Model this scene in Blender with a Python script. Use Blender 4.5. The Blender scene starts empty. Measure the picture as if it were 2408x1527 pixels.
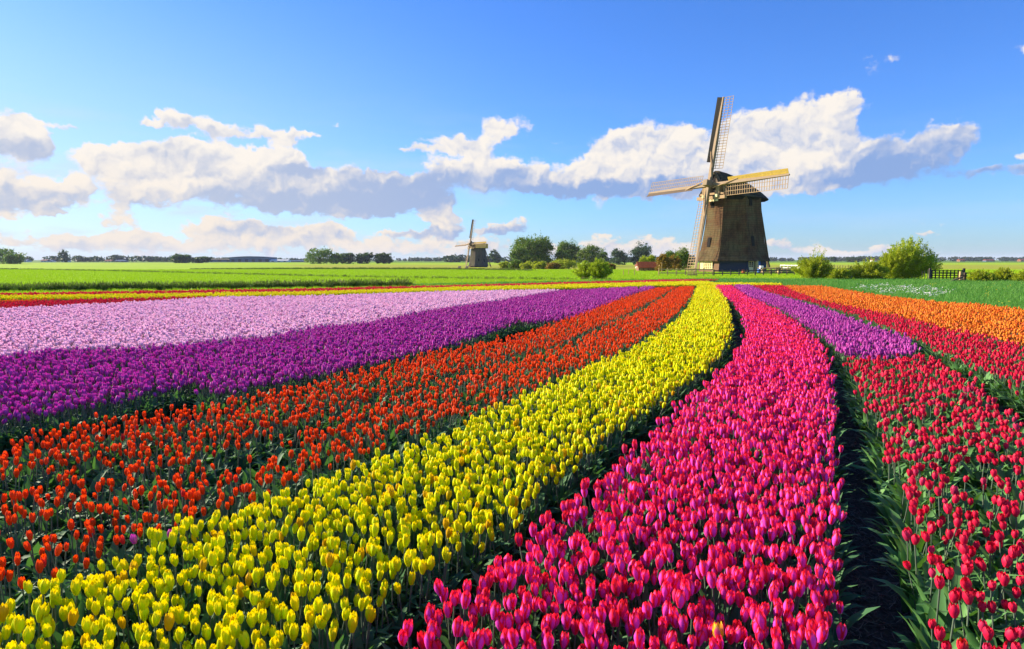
import bpy, math, random
import numpy as np
from mathutils import Vector, Matrix, Euler
R_=math.radians
random.seed(7); rng=np.random.default_rng(11)
SC=bpy.context.scene
COL=SC.collection
# ------------------------------------------------------------------ camera
H=1.65; FPX=1605.; PIT=math.atan(152.5/FPX)
cam=bpy.data.cameras.new('camera'); camo=bpy.data.objects.new('camera',cam); COL.objects.link(camo)
camo.location=(0,0,H); camo.rotation_euler=(math.pi/2-PIT,0,0)
cam.sensor_width=36; cam.lens=FPX/2408*36; cam.clip_start=.05; cam.clip_end=20000
SC.camera=camo
# ------------------------------------------------------------------ sun, exposure
SUN_EL=R_(22); SUN_AZ=R_(-66)          # azimuth from +Y towards +X
sl=bpy.data.lights.new('sun','SUN'); sl.energy=5; sl.angle=R_(.5); sl.color=(1,.86,.66)
so=bpy.data.objects.new('sun',sl); COL.objects.link(so)
sd=Vector((math.sin(SUN_AZ)*math.cos(SUN_EL),math.cos(SUN_AZ)*math.cos(SUN_EL),math.sin(SUN_EL)))
so.rotation_euler=sd.to_track_quat('Z','Y').to_euler()
SC.view_settings.view_transform='Standard'; SC.view_settings.look='None'
SC.view_settings.gamma=1; SC.view_settings.exposure=1.2
try: SC.view_settings.use_curve_mapping=False
except Exception: pass
SC.render.engine='CYCLES'
SC.cycles.max_bounces=5; SC.cycles.diffuse_bounces=2; SC.cycles.glossy_bounces=1; SC.cycles.transmission_bounces=3; SC.cycles.transparent_max_bounces=4
# ------------------------------------------------------------------ node helper
class NT:
    def __init__(s,nt): s.t=nt; s.n=nt.nodes; s.l=nt.links
    def _in(s,sock,v):
        if v is None: return
        if isinstance(v,bpy.types.NodeSocket): s.l.new(v,sock)
        else:
            if isinstance(v,(tuple,list)) and sock.type=='RGBA' and len(v)==3: v=(*v,1)
            sock.default_value=v
    def node(s,ty,ins={},**kw):
        n=s.n.new(ty)
        for k,v in kw.items(): setattr(n,k,v)
        for k,v in ins.items(): s._in(n.inputs[k],v)
        return n
    def m(s,op,a,b=None,c=None,clamp=False):
        n=s.n.new('ShaderNodeMath'); n.operation=op; n.use_clamp=clamp
        s._in(n.inputs[0],a); s._in(n.inputs[1],b); s._in(n.inputs[2],c)
        return n.outputs[0]
    def v(s,op,a,b=None,c=None,sc=None):
        n=s.n.new('ShaderNodeVectorMath'); n.operation=op
        s._in(n.inputs[0],a); s._in(n.inputs[1],b)
        if c is not None: s._in(n.inputs[2],c)
        if sc is not None: s._in(n.inputs['Scale'],sc)
        return n.outputs['Value'] if op in('DOT_PRODUCT','LENGTH','DISTANCE') else n.outputs[0]
    def mix(s,f,a,b,bl='MIX'):
        n=s.n.new('ShaderNodeMix'); n.data_type='RGBA'; n.blend_type=bl
        s._in(n.inputs[0],f); s._in(n.inputs[6],a); s._in(n.inputs[7],b)
        return n.outputs[2]
    def noise(s,vec,scale,det=3,rough=.5,out=0,dim='3D'):
        n=s.node('ShaderNodeTexNoise',{},noise_dimensions=dim)
        s._in(n.inputs['Vector'],vec); n.inputs['Scale'].default_value=scale
        n.inputs['Detail'].default_value=det; n.inputs['Roughness'].default_value=rough
        return n.outputs[out]
    def sstep(s,x,a,b,lo=0,hi=1):
        n=s.node('ShaderNodeMapRange',{'Value':x},interpolation_type='SMOOTHSTEP')
        n.inputs[1].default_value=a; n.inputs[2].default_value=b; n.inputs[3].default_value=lo; n.inputs[4].default_value=hi
        return n.outputs[0]
    def ramp(s,x,pts):
        n=s.n.new('ShaderNodeValToRGB'); s._in(n.inputs[0],x); e=n.color_ramp.elements
        while len(e)<len(pts): e.new(.5)
        for i,(p,c) in enumerate(pts): e[i].position=p; e[i].color=(*c,1)
        return n.outputs[0]
    def attr(s,name,out='Fac'):
        return s.node('ShaderNodeAttribute',attribute_name=name).outputs[out]
# ------------------------------------------------------------------ sky with clouds (a function of direction only)
W=bpy.data.worlds.new('World'); SC.world=W; W.use_nodes=True
t=NT(W.node_tree); t.n.clear()
dirv=t.v('NORMALIZE',t.node('ShaderNodeTexCoord').outputs['Generated'])
sx=t.node('ShaderNodeSeparateXYZ',{0:dirv})
az=t.m('ARCTAN2',sx.outputs[0],sx.outputs[1]); el=t.m('ARCSINE',sx.outputs[2])
sky=t.node('ShaderNodeTexSky',sky_type='NISHITA',sun_disc=False)
sky.sun_elevation=SUN_EL; sky.sun_rotation=SUN_AZ; sky.air_density=1.0; sky.dust_density=.4; sky.ozone_density=2.5
SKYS=.050
skyc=t.v('SCALE',sky.outputs[0],sc=SKYS)
hs=t.node('ShaderNodeHueSaturation',{'Color':skyc}); hs.inputs['Saturation'].default_value=1.15; hs.inputs['Value'].default_value=1.0
skyc=t.v('MULTIPLY',hs.outputs[0],(.78,1.20,2.05))
pv=t.node('ShaderNodeCombineXYZ',{0:az,1:el}).outputs[0]
def dirof(u,v):
    x=(u-1204)/FPX; y=(763.5-v)/FPX
    d=Vector((x,math.cos(PIT)+y*math.sin(PIT),-math.sin(PIT)+y*math.cos(PIT))).normalized()
    return math.atan2(d.x,d.y),math.asin(d.z)
BL=[ # x,y,rx,ry,weight : big cloud behind the mill
(1400,372,55,45,1),(1470,350,80,58,1),(1560,335,85,62,1),(1640,345,85,55,1),(1600,400,190,60,1),(1760,330,80,75,1),(1850,300,88,72,1),(1955,282,90,72,1.1),(1985,236,42,26,.8),(1900,375,170,80,1),(1750,410,210,75,1),(1450,425,170,60,.9),(1600,440,260,38,.8),
(2140,365,140,62,.9),(2215,330,80,45,.8),(2010,412,130,46,.9),(2350,402,150,18,.7),(1200,415,180,52,.8),(1090,400,110,48,.7),(1310,440,140,28,.5),
(1175,300,68,34,.9),(1060,338,70,26,.9),(1120,350,60,34,.9),(1000,357,45,12,.6),(950,353,25,8,.5),(1280,328,50,10,.3),
(380,375,210,58,1),(560,385,200,48,.9),(500,400,200,65,.8),(300,450,200,60,.7),(620,430,220,62,.9),(800,440,210,55,.9),(900,465,200,52,1),(960,440,100,34,.6),(720,490,250,32,.8),(500,352,150,30,.8),(240,370,80,38,.9),(640,385,80,34,.9),(980,470,120,25,.7),
(390,285,70,24,.8),(340,286,62,14,.7),(520,302,130,28,.9),(640,322,95,18,.8),(710,315,40,10,.5),(362,262,14,12,.6),(655,340,35,12,.6),(795,289,18,6,.45),
(20,310,95,55,.9),(50,355,110,60,.8),(130,288,80,13,.6),(20,430,150,45,.8),(60,480,130,36,.8),(160,445,90,30,.6),(130,500,40,8,.6),
(280,520,62,45,.7),(500,532,130,32,.9),(620,548,120,26,.8),(300,560,120,22,.7),(1045,522,56,40,1.1),(1010,548,70,13,.8),(1190,535,75,20,.8),(930,548,50,8,.6),(1150,545,60,10,.6),
(100,572,190,32,.75),(350,578,220,30,.8),(620,574,200,36,.85),(850,570,170,34,.85),(760,552,70,28,.8),(1080,578,190,26,.75),(1440,574,90,26,.75),(1575,570,85,28,.75),(1850,582,120,20,.7),(1400,590,240,20,.7),(2050,590,200,16,.55),(2190,549,48,8,.75),(2000,590,100,10,.4),
(2060,138,50,24,.36),(2120,122,46,26,.42),(2095,160,66,26,.3),(2400,102,28,14,.5),(2385,365,40,12,.45),(2150,520,200,5,.2)]
nz1=t.noise(pv,9,4,.6,out=1,dim='2D'); nz2=t.noise(pv,38,3,.6,out=1,dim='2D')
wv=t.v('ADD',t.v('SCALE',t.v('SUBTRACT',nz1,(.5,.5,.5)),sc=.040),t.v('SCALE',t.v('SUBTRACT',nz2,(.5,.5,.5)),sc=.024))
wv=t.v('MULTIPLY',wv,(1.15,.85,0))
pw=t.v('ADD',pv,wv)
acc=None; accN=None
for (x,y,rx,ry,w) in BL:
    a0,e0=dirof(x,y); ca=math.cos(a0)**2
    ra=rx/FPX*ca*1.28; re=ry/FPX*math.cos(a0)*1.22
    q=t.v('MULTIPLY_ADD',pw,(1/ra,1/re,0),(-a0/ra,-e0/re,0))
    d=t.m('MAXIMUM',t.m('SUBTRACT',1,t.v('DOT_PRODUCT',q,q)),0)
    d=t.m('MULTIPLY',d,d); d=t.m('MULTIPLY',d,w)
    acc=d if acc is None else t.m('ADD',acc,d)
    vn=t.v('SCALE',q,sc=d)
    accN=vn if accN is None else t.v('ADD',accN,vn)
# billows
vo=t.node('ShaderNodeTexVoronoi',{'Vector':pw},feature='F1',voronoi_dimensions='2D')
vo.inputs['Scale'].default_value=19; vo.inputs['Detail'].default_value=2.6; vo.inputs['Roughness'].default_value=.5
bil=t.m('SUBTRACT',.45,vo.outputs['Distance'])
lowz=t.sstep(el,.10,.03); fine=t.m('MULTIPLY',t.m('SUBTRACT',t.noise(t.v('MULTIPLY',pv,(.8,1.5,1)),62,4,.65,dim='2D'),.5),t.m('MULTIPLY_ADD',lowz,1.6,1))
# loose cloud that goes on beyond the frame
outm=t.m('MAXIMUM',t.sstep(t.m('ABSOLUTE',az),.68,.85),t.sstep(el,.36,.5))
gen=t.sstep(t.noise(t.v('MULTIPLY',dirv,(1,1,2.4)),3.2,6,.55),.56,.8,0,.8)
gen=t.m('MULTIPLY',gen,outm)
acc=t.m('ADD',acc,gen)
dens=t.m('ADD',acc,t.m('MULTIPLY',t.m('ADD',t.m('MULTIPLY',bil,.60),t.m('MULTIPLY',fine,.55)),t.sstep(acc,.0,.25)))
mask=t.sstep(t.m('SUBTRACT',dens,t.m('MULTIPLY',lowz,.0)),.07,.50)
# veil: thin streaks low and left
veil=t.m('MULTIPLY',t.sstep(t.noise(t.v('MULTIPLY',pv,(5,26,1)),1.0,4,.55,dim='2D'),.45,.8),t.sstep(el,.26,.02))
veil=t.m('ADD',t.m('MULTIPLY',veil,t.sstep(az,.5,-.5,.12,.5)),t.m('MULTIPLY',t.m('MULTIPLY',t.sstep(az,.15,-.75),t.sstep(el,.42,.0)),.62))
nrm=t.v('SCALE',accN,sc=t.m('DIVIDE',1,t.m('ADD',acc,.05)))
nrm=t.v('ADD',nrm,t.v('SCALE',t.v('SUBTRACT',nz1,(.5,.5,.5)),sc=1.3))
lit=t.v('DOT_PRODUCT',nrm,(-.45,.85,0))
vo2=t.node('ShaderNodeTexVoronoi',{'Vector':t.v('ADD',pw,(-.004,.007,0))},feature='F1',voronoi_dimensions='2D')
for k in('Scale','Detail','Roughness'): vo2.inputs[k].default_value=vo.inputs[k].default_value
emb=t.m('SUBTRACT',vo2.outputs['Distance'],vo.outputs['Distance'])
lit=t.m('ADD',lit,t.m('MULTIPLY',emb,1.9))
# grey bases of the big banks
DK=[(820,450,230,50),(980,470,150,30),(1180,428,150,28),(1330,448,150,16),(2150,370,170,60),(2040,415,150,30),(1500,452,200,16),(2350,402,150,14),(650,480,260,28),(400,360,110,22),(60,350,70,20),(70,470,120,20),(1180,545,90,14),(600,545,110,12),(700,400,60,10),(1010,550,80,8)]
dk=None
for (x,y,rx,ry) in DK:
    a0,e0=dirof(x,y); ca=math.cos(a0)**2; ra=rx/FPX*ca*1.4; re=ry/FPX*math.cos(a0)*1.6
    q=t.v('MULTIPLY_ADD',pw,(1/ra,1/re,0),(-a0/ra,-e0/re,0))
    d=t.m('MAXIMUM',t.m('SUBTRACT',1,t.v('DOT_PRODUCT',q,q)),0)
    dk=d if dk is None else t.m('ADD',dk,d)
lit=t.m('SUBTRACT',lit,t.m('MULTIPLY',dk,1.05))
L=t.sstep(t.m('ADD',lit,t.m('MULTIPLY',fine,.5)),-1.7,.6)
warm=t.sstep(el,.16,.0)
hi=t.mix(warm,(1.04,.96,.86),(1.0,.86,.72)); lo=t.mix(t.sstep(az,-.5,.25),(.50,.57,.74),(.27,.42,.76))
CS=.425
cl=t.mix(L,lo,hi)
cl=t.v('SCALE',cl,sc=CS)
skyv=t.mix(veil,skyc,(.70*CS,.78*CS,.92*CS))
fin=t.mix(t.m('MULTIPLY',mask,.97),skyv,cl)
bg=t.node('ShaderNodeBackground',{'Color':fin}); bg.inputs[1].default_value=1
t.l.new(bg.outputs[0],t.node('ShaderNodeOutputWorld').inputs[0])
W.cycles.sampling_method='MANUAL'; W.cycles.sample_map_resolution=512
# ------------------------------------------------------------------ geometry helpers
def P(u,v,h=0.):                                   # point of the plane z=h seen at photo coordinate (u,v)
    x=(u-1204)/FPX; y=(763.5-v)/FPX
    d=(x,math.cos(PIT)+y*math.sin(PIT),-math.sin(PIT)+y*math.cos(PIT))
    k=(h-H)/d[2]; return (d[0]*k,d[1]*k)
def PY(u,v,Y):
    x=(u-1204)/FPX; y=(763.5-v)/FPX
    d=(x,math.cos(PIT)+y*math.sin(PIT),-math.sin(PIT)+y*math.cos(PIT)); k=Y/d[1]
    return Vector((d[0]*k,Y,H+d[2]*k))
def inframe(x,y,z):
    cp,sp=math.cos(PIT),math.sin(PIT); dz=z-H
    f=y*cp-dz*sp; u=y*sp+dz*cp
    return (f>0.1)&(np.abs(x)/f<1204/FPX*1.0)&(np.abs(u)/f<763.5/FPX*1.0)
def sm(a,b,x):
    t_=np.clip((x-a)/(b-a),0,1); return t_*t_*(3-2*t_)
def gz(x,y): return -1.5*sm(112,200,np.asarray(y,float))
def mesh(name,V,F,mats=(),fm=None,smooth=False,attrs=None):
    me=bpy.data.meshes.new(name)
    V=np.asarray(V,dtype=np.float32)
    if isinstance(F,np.ndarray):
        k=F.shape[1]; n=len(F)
        me.vertices.add(len(V)); me.vertices.foreach_set('co',V.ravel())
        me.loops.add(n*k); me.loops.foreach_set('vertex_index',F.astype(np.int32).ravel())
        me.polygons.add(n); me.polygons.foreach_set('loop_start',np.arange(0,n*k,k,dtype=np.int32))
        me.update(calc_edges=True)
    else: me.from_pydata([tuple(map(float,v)) for v in V],[],F); me.update()
    for m_ in mats: me.materials.append(m_)
    if fm is not None: me.polygons.foreach_set('material_index',np.asarray(fm,dtype=np.int32))
    if smooth: me.polygons.foreach_set('use_smooth',np.ones(len(me.polygons),dtype=bool))
    if attrs:
        for k,a in attrs.items():
            a=np.asarray(a,dtype=np.float32)
            if a.ndim==1: at=me.attributes.new(k,'FLOAT','POINT'); at.data.foreach_set('value',a)
            else: at=me.attributes.new(k,'FLOAT_VECTOR','POINT'); at.data.foreach_set('vector',a.ravel())
    return me
def obj(name,me,parent=None,loc=None,link=True):
    o=bpy.data.objects.new(name,me)
    if link: COL.objects.link(o)
    if parent: o.parent=parent
    if loc is not None: o.location=loc
    return o
def tag(o,label=None,cat=None,group=None,kind=None):
    if label: o['label']=label
    if cat: o['category']=cat
    if group: o['group']=group
    if kind: o['kind']=kind
    return o
def empty(name,loc,rz=0,label=None,cat=None,group=None):
    o=bpy.data.objects.new(name,None); COL.objects.link(o); o.location=loc; o.rotation_euler=(0,0,rz); o.empty_display_size=.1
    return tag(o,label,cat,group)
class MB:
    def __init__(s): s.V=[]; s.F=[]; s.M=[]
    def add(s,V,F,m=0):
        b=len(s.V); s.V+= [tuple(v) for v in V]; s.F+=[tuple(b+i for i in f) for f in F]; s.M+=[m]*len(F)
    def box(s,c,d,m=0,rz=0):
        x,y,z=[k/2 for k in d]; C=math.cos(rz); S=math.sin(rz); V=[]
        for a in(-x,x):
            for b in(-y,y):
                for e in(-z,z): V.append((c[0]+a*C-b*S,c[1]+a*S+b*C,c[2]+e))
        s.add(V,[(0,1,3,2),(4,6,7,5),(0,4,5,1),(2,3,7,6),(0,2,6,4),(1,5,7,3)],m)
    def bar(s,p,q,w,h,up=(0,0,1),m=0,w2=None,h2=None):
        p=Vector(p);q=Vector(q);d=(q-p).normalized();up=Vector(up)
        a=d.cross(up)
        if a.length<1e-4: a=d.cross(Vector((1,0,0)))
        a.normalize(); b=a.cross(d).normalized(); w2=w2 or w; h2=h2 or h
        V=[]
        for (o_,ww,hh) in((p,w,h),(q,w2,h2)):
            for i,j in((-1,-1),(1,-1),(1,1),(-1,1)): V.append(o_+a*(ww/2*i)+b*(hh/2*j))
        s.add(V,[(3,2,1,0),(4,5,6,7),(0,1,5,4),(1,2,6,5),(2,3,7,6),(3,0,4,7)],m)
    def tube(s,p,q,r,r2=None,n=8,m=0):
        p=Vector(p);q=Vector(q);d=(q-p).normalized(); r2=r if r2 is None else r2
        a=d.orthogonal().normalized(); b=d.cross(a); V=[]
        for (o_,rr) in((p,r),(q,r2)):
            for i in range(n): V.append(o_+a*(rr*math.cos(2*math.pi*i/n))+b*(rr*math.sin(2*math.pi*i/n)))
        s.add(V,[(i,(i+1)%n,n+(i+1)%n,n+i) for i in range(n)]+[tuple(range(n))[::-1],tuple(range(n,2*n))],m)
    def build(s,name,mats,parent=None,loc=None,smooth=False):
        if not isinstance(mats,(list,tuple)): mats=[mats]
        return obj(name,mesh(name,s.V,s.F,mats,s.M,smooth),parent,loc)
# ------------------------------------------------------------------ materials
MATS={}
def newmat(name):
    m=bpy.data.materials.new(name); m.use_nodes=True; n=NT(m.node_tree); n.n.clear(); MATS[name]=m
    return m,n
def finish(n,col,rough=.7,spec=.3,bump=None,bs=.3,bd=.02,trans=0,tcol=None,metal=0):
    b=n.node('ShaderNodeBsdfPrincipled',{'Base Color':col,'Roughness':rough}); b.inputs['Specular IOR Level'].default_value=spec; b.inputs['Metallic'].default_value=metal
    if bump is not None:
        bn=n.node('ShaderNodeBump',{'Height':bump}); bn.inputs['Strength'].default_value=bs; bn.inputs['Distance'].default_value=bd
        n.l.new(bn.outputs[0],b.inputs['Normal'])
    out=b.outputs[0]
    if trans:
        tr=n.node('ShaderNodeBsdfTranslucent',{'Color':tcol if tcol is not None else col})
        mx=n.node('ShaderNodeMixShader',{0:trans,1:b.outputs[0],2:tr.outputs[0]}); out=mx.outputs[0]
    n.l.new(out,n.node('ShaderNodeOutputMaterial').inputs[0])
def simple(name,c,rough=.7,var=.25,scale=6,spec=.3,metal=0,stretch=(1,1,1),bs=.3,bd=.01):
    m,n=newmat(name); tc=n.node('ShaderNodeTexCoord').outputs['Object']
    tc=n.v('MULTIPLY',tc,stretch)
    f=n.noise(tc,scale,5,.6); ri=n.node('ShaderNodeObjectInfo').outputs['Random']
    k=n.m('ADD',n.m('MULTIPLY',n.m('SUBTRACT',f,.5),var*2.4),n.m('MULTIPLY_ADD',ri,.2,.9))
    finish(n,n.v('SCALE',c,sc=k),rough,spec,f,bs,bd,metal=metal); return m
M_wood=simple('weathered_wood',(.125,.088,.055),.8,.4,9,stretch=(1,1,1))
M_stock=simple('sail_stock_paint',(.27,.185,.105),.7,.25,5)
M_board=simple('sunlit_sail_board',(.52,.34,.06),.7,.35,4)  # sunlight on the right sail's wind boards put into the colour
M_lath=simple('lattice_wood',(.36,.23,.11),.7,.3,8)
M_cream=simple('cream_paint',(.72,.60,.30),.55,.15,6)
M_white=simple('white_paint',(.75,.74,.70),.5,.1,6)
M_black=simple('tarred_wood',(.022,.020,.020),.9,.3,8,spec=.1)
M_iron=simple('dark_iron',(.05,.045,.04),.5,.2,8,metal=.6)
M_brick=simple('brown_brick_wall',(.20,.11,.06),.85,.3,12)
M_tarwall=simple('blue_black_boarding',(.018,.028,.06),.6,.2,10)
M_fence=simple('fence_timber',(.46,.30,.13),.8,.3,8)
M_dfence=simple('dark_fence_timber',(.06,.05,.045),.8,.3,8)
M_red=simple('rust_red_boards',(.42,.10,.022),.75,.3,5)
M_tile=simple('red_roof_tiles',(.22,.06,.035),.8,.3,3)
M_blue=simple('blue_paint',(.03,.12,.40),.5,.1,6)
M_shedblue=simple('blue_grey_cladding',(.06,.11,.19),.6,.15,.3)
M_glass=simple('window_glass',(.012,.014,.018),.45,.05,2,spec=.25)
M_capyel=simple('yellow_cap_boards',(.55,.38,.07),.7,.3,4)
def thatch(name,c1,c2):
    m,n=newmat(name); tc=n.node('ShaderNodeTexCoord').outputs['Object']
    st=n.v('MULTIPLY',tc,(7,7,.9)); f=n.noise(st,3.2,6,.7); g=n.noise(tc,.5,4,.6)
    hz=n.noise(n.v('MULTIPLY',tc,(.15,.15,2.6)),1.4,3,.5)
    c=n.mix(n.sstep(n.m('ADD',n.m('MULTIPLY',f,.6),n.m('MULTIPLY',g,.4)),.3,.7),c1,c2)
    c=n.mix(n.sstep(n.m('ADD',g,n.m('MULTIPLY',hz,.4)),.56,.85,0,.6),c,(.10,.10,.05)); lay=n.node('ShaderNodeTexWave',{'Vector':n.v('ADD',tc,n.v('SCALE',n.noise(tc,1.3,3,.5,out=1),sc=.35))},bands_direction='Z'); lay.inputs['Scale'].default_value=1.1; c=n.v('SCALE',c,sc=n.m('MULTIPLY_ADD',lay.outputs['Fac'],.22,.86)); stn=n.noise(n.v('MULTIPLY',tc,(2.2,2.2,.14)),1.6,4,.6); c=n.v('SCALE',c,sc=n.sstep(stn,.3,.6,.62,1.08))
    finish(n,c,.95,.1,n.m('ADD',f,n.m('MULTIPLY',hz,.5)),.45,.03); return m
M_thatch=thatch('brown_thatch',(.042,.025,.018),(.195,.096,.042))
M_capth=thatch('dark_cap_thatch',(.028,.02,.015),(.095,.06,.032))
M_thatch2=thatch('grey_thatch',(.07,.06,.05),(.17,.14,.115))
def petal(name,centre,edge,tip,trans=.28,tcol=None,alt=None,altp=.12):
    m,n=newmat(name); e=n.attr('edge'); h=n.attr('rise'); oi=n.node('ShaderNodeObjectInfo'); own=n.node('ShaderNodeSeparateColor',{0:oi.outputs['Color']}).outputs[0]; isd=n.m('GREATER_THAN',own,.9999); ri=n.m('ADD',n.m('MULTIPLY',oi.outputs['Random'],isd),n.m('MULTIPLY',own,n.m('SUBTRACT',1,isd)))
    tc=n.node('ShaderNodeTexCoord').outputs['Object']
    st=n.noise(n.v('MULTIPLY',tc,(1,1,.18)),420,3,.6)
    c=n.mix(n.sstep(n.m('ADD',e,n.m('MULTIPLY',n.m('SUBTRACT',st,.5),.5)),.30,.80),centre,edge)
    c=n.mix(n.sstep(h,.62,1.0,0,.85),c,tip)
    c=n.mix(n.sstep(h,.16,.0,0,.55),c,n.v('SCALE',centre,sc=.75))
    if alt: c=n.mix(n.sstep(ri,1-altp,1-altp*.4,0,.75),c,alt)
    c=n.v('SCALE',c,sc=n.m('MULTIPLY_ADD',n.m('FRACT',n.m('MULTIPLY',ri,7.31)),.30,.84))
    c=n.v('SCALE',c,sc=n.m('MULTIPLY_ADD',st,.3,.85))
    finish(n,c,.5,.22,st,.35,.0012,trans,tcol); return m
PM={
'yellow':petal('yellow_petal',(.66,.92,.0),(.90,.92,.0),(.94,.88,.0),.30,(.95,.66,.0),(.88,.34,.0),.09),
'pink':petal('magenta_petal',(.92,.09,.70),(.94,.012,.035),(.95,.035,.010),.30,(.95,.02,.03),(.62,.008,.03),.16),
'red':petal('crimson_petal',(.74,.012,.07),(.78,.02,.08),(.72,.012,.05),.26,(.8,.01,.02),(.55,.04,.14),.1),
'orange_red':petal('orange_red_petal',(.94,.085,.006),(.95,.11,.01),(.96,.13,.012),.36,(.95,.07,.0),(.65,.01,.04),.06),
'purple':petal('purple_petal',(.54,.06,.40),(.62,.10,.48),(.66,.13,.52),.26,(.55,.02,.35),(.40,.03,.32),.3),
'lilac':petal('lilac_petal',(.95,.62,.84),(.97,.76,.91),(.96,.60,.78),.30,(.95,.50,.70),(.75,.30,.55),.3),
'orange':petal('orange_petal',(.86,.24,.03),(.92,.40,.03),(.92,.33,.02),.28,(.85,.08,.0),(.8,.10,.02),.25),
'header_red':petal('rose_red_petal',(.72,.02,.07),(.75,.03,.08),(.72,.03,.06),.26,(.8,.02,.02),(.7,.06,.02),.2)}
def leafmat(name,c1,c2,trans=.22,rough=.5,tc_=(.10,.22,.02)):
    m,n=newmat(name); r=n.attr('rnd'); ri=n.node('ShaderNodeObjectInfo').outputs['Random']
    geo=n.node('ShaderNodeNewGeometry').outputs['Random Per Island']
    k=n.m('FRACT',n.m('ADD',r,n.m('ADD',ri,geo)))
    c=n.mix(k,c1,c2); finish(n,c,rough,.15,trans=trans,tcol=tc_); return m
M_leaf=leafmat('tulip_leaf',(.040,.12,.055),(.09,.22,.085),.25,.6,(.10,.28,.04))
M_leafR=leafmat('bright_tulip_leaf',(.07,.20,.06),(.15,.34,.10),.25,.55,(.10,.26,.02))
M_stem=simple('tulip_stem',(.10,.14,.09),.5,.15,20)
M_tree=leafmat('dark_tree_leaves',(.10,.145,.010),(.28,.32,.024),.3)
M_tree2=leafmat('olive_tree_leaves',(.09,.15,.012),(.23,.28,.025),.3)
M_tree3=leafmat('blue_green_leaves',(.020,.045,.020),(.050,.085,.032),.2)
M_will=leafmat('willow_leaves',(.30,.38,.015),(.56,.60,.04),.45,.5,(.30,.42,.02))
M_will2=leafmat('olive_willow_leaves',(.27,.33,.012),(.52,.55,.03),.42,.5,(.34,.42,.02))
M_autumn=leafmat('autumn_leaves',(.20,.14,.015),(.38,.25,.03),.3,.5,(.3,.18,.02))
M_far=leafmat('far_wood_leaves',(.018,.036,.030),(.034,.058,.040),.1)  # blue tint of distant haze put into the leaf colour
M_bark=simple('tree_bark',(.10,.075,.05),.9,.3,10)
M_reed=leafmat('reed_blades',(.08,.14,.012),(.19,.26,.03),.3)
M_plume=leafmat('reed_plumes',(.12,.07,.03),(.24,.15,.07),.25)
M_wild=leafmat('wild_grass_blades',(.07,.22,.035),(.17,.36,.06),.3,.5,(.1,.35,.03))
M_turf=leafmat('bright_turf_blades',(.27,.46,.006),(.42,.57,.01),.35,.5,(.3,.5,.01))
M_straw=leafmat('dry_straw',(.10,.07,.05),(.26,.20,.15),.0,.8)
M_wfl=simple('white_umbels',(.8,.8,.74),.6,.05,5)
M_yfl=simple('small_yellow_flowers',(.8,.62,.02),.6,.05,5)
# ------------------------------------------------------------------ ground
def ground_mat():
    m,n=newmat('meadow_grass'); pos=n.node('ShaderNodeNewGeometry').outputs['Position']
    sp=n.node('ShaderNodeSeparateXYZ',{0:pos})
    big=n.noise(pos,.02,4,.6); mid=n.noise(pos,.35,5,.65); fin_=n.noise(pos,6,4,.7)
    rows=n.noise(n.v('MULTIPLY',pos,(.12,1.3,1)),.9,4,.6)
    c=n.mix(n.sstep(n.m('ADD',n.m('MULTIPLY',mid,.5),n.m('MULTIPLY',rows,.5)),.35,.65),(.28,.47,.004),(.40,.55,.008))
    c=n.mix(n.sstep(big,.5,.62,0,.45),c,(.26,.36,.02))
    # dry, yellower parcel between 120 and 330 m
    yy=n.m('ADD',sp.outputs[1],n.m('MULTIPLY',big,40))
    par=n.m('MULTIPLY',n.sstep(yy,150,165),n.sstep(yy,520,380))
    c=n.mix(n.m('MULTIPLY',par,n.sstep(n.m('ADD',sp.outputs[0],n.m('MULTIPLY',sp.outputs[1],.42)),20,45,.0,.75)),c,(.36,.34,.035))
    far=n.sstep(sp.outputs[1],560,900)
    c=n.mix(n.m('MULTIPLY',far,.8),c,(.06,.15,.02))
    c=n.v('SCALE',c,sc=n.m('MULTIPLY_ADD',fin_,.55,.72))
    finish(n,c,.9,.1,n.m('ADD',fin_,n.m('MULTIPLY',mid,2)),.8,.12); return m
M_ground=ground_mat()
def soil_mat():
    m,n=newmat('field_soil'); pos=n.node('ShaderNodeNewGeometry').outputs['Position']
    a=n.noise(pos,1.2,4,.6); b=n.noise(n.v('MULTIPLY',pos,(30,30,30)),1,5,.7)
    st=n.noise(n.v('MULTIPLY',pos,(70,16,20)),1,3,.6)
    c=n.mix(n.sstep(b,.35,.7),(.045,.033,.027),(.13,.10,.078))
    c=n.mix(n.m('MULTIPLY',n.sstep(st,.56,.70),n.sstep(a,.4,.6,.2,.8)),c,(.20,.155,.115))
    finish(n,c,.95,.1,n.m('ADD',b,st),.9,.02); return m
M_soil=soil_mat()
ys=np.unique(np.concatenate([np.linspace(-40,110,31),np.linspace(110,210,41),np.geomspace(210,12000,24)])); xs=np.concatenate([-np.geomspace(60,9000,18)[::-1],np.linspace(-55,55,23),np.geomspace(60,9000,18)])
X,Y=np.meshgrid(xs,ys); Z=gz(X,Y)
def grid(X,Y,Z):
    r,c=X.shape; i=np.arange(r*c).reshape(r,c)
    F=np.stack([i[:-1,:-1],i[:-1,1:],i[1:,1:],i[1:,:-1]],-1).reshape(-1,4)
    return np.stack([X,Y,Z],-1).reshape(-1,3),F
V,F=grid(X,Y,Z); g=obj('ground',mesh('ground',V,F,[M_ground],smooth=True)); tag(g,kind='structure',label='flat green polder meadow running to the horizon')
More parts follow.
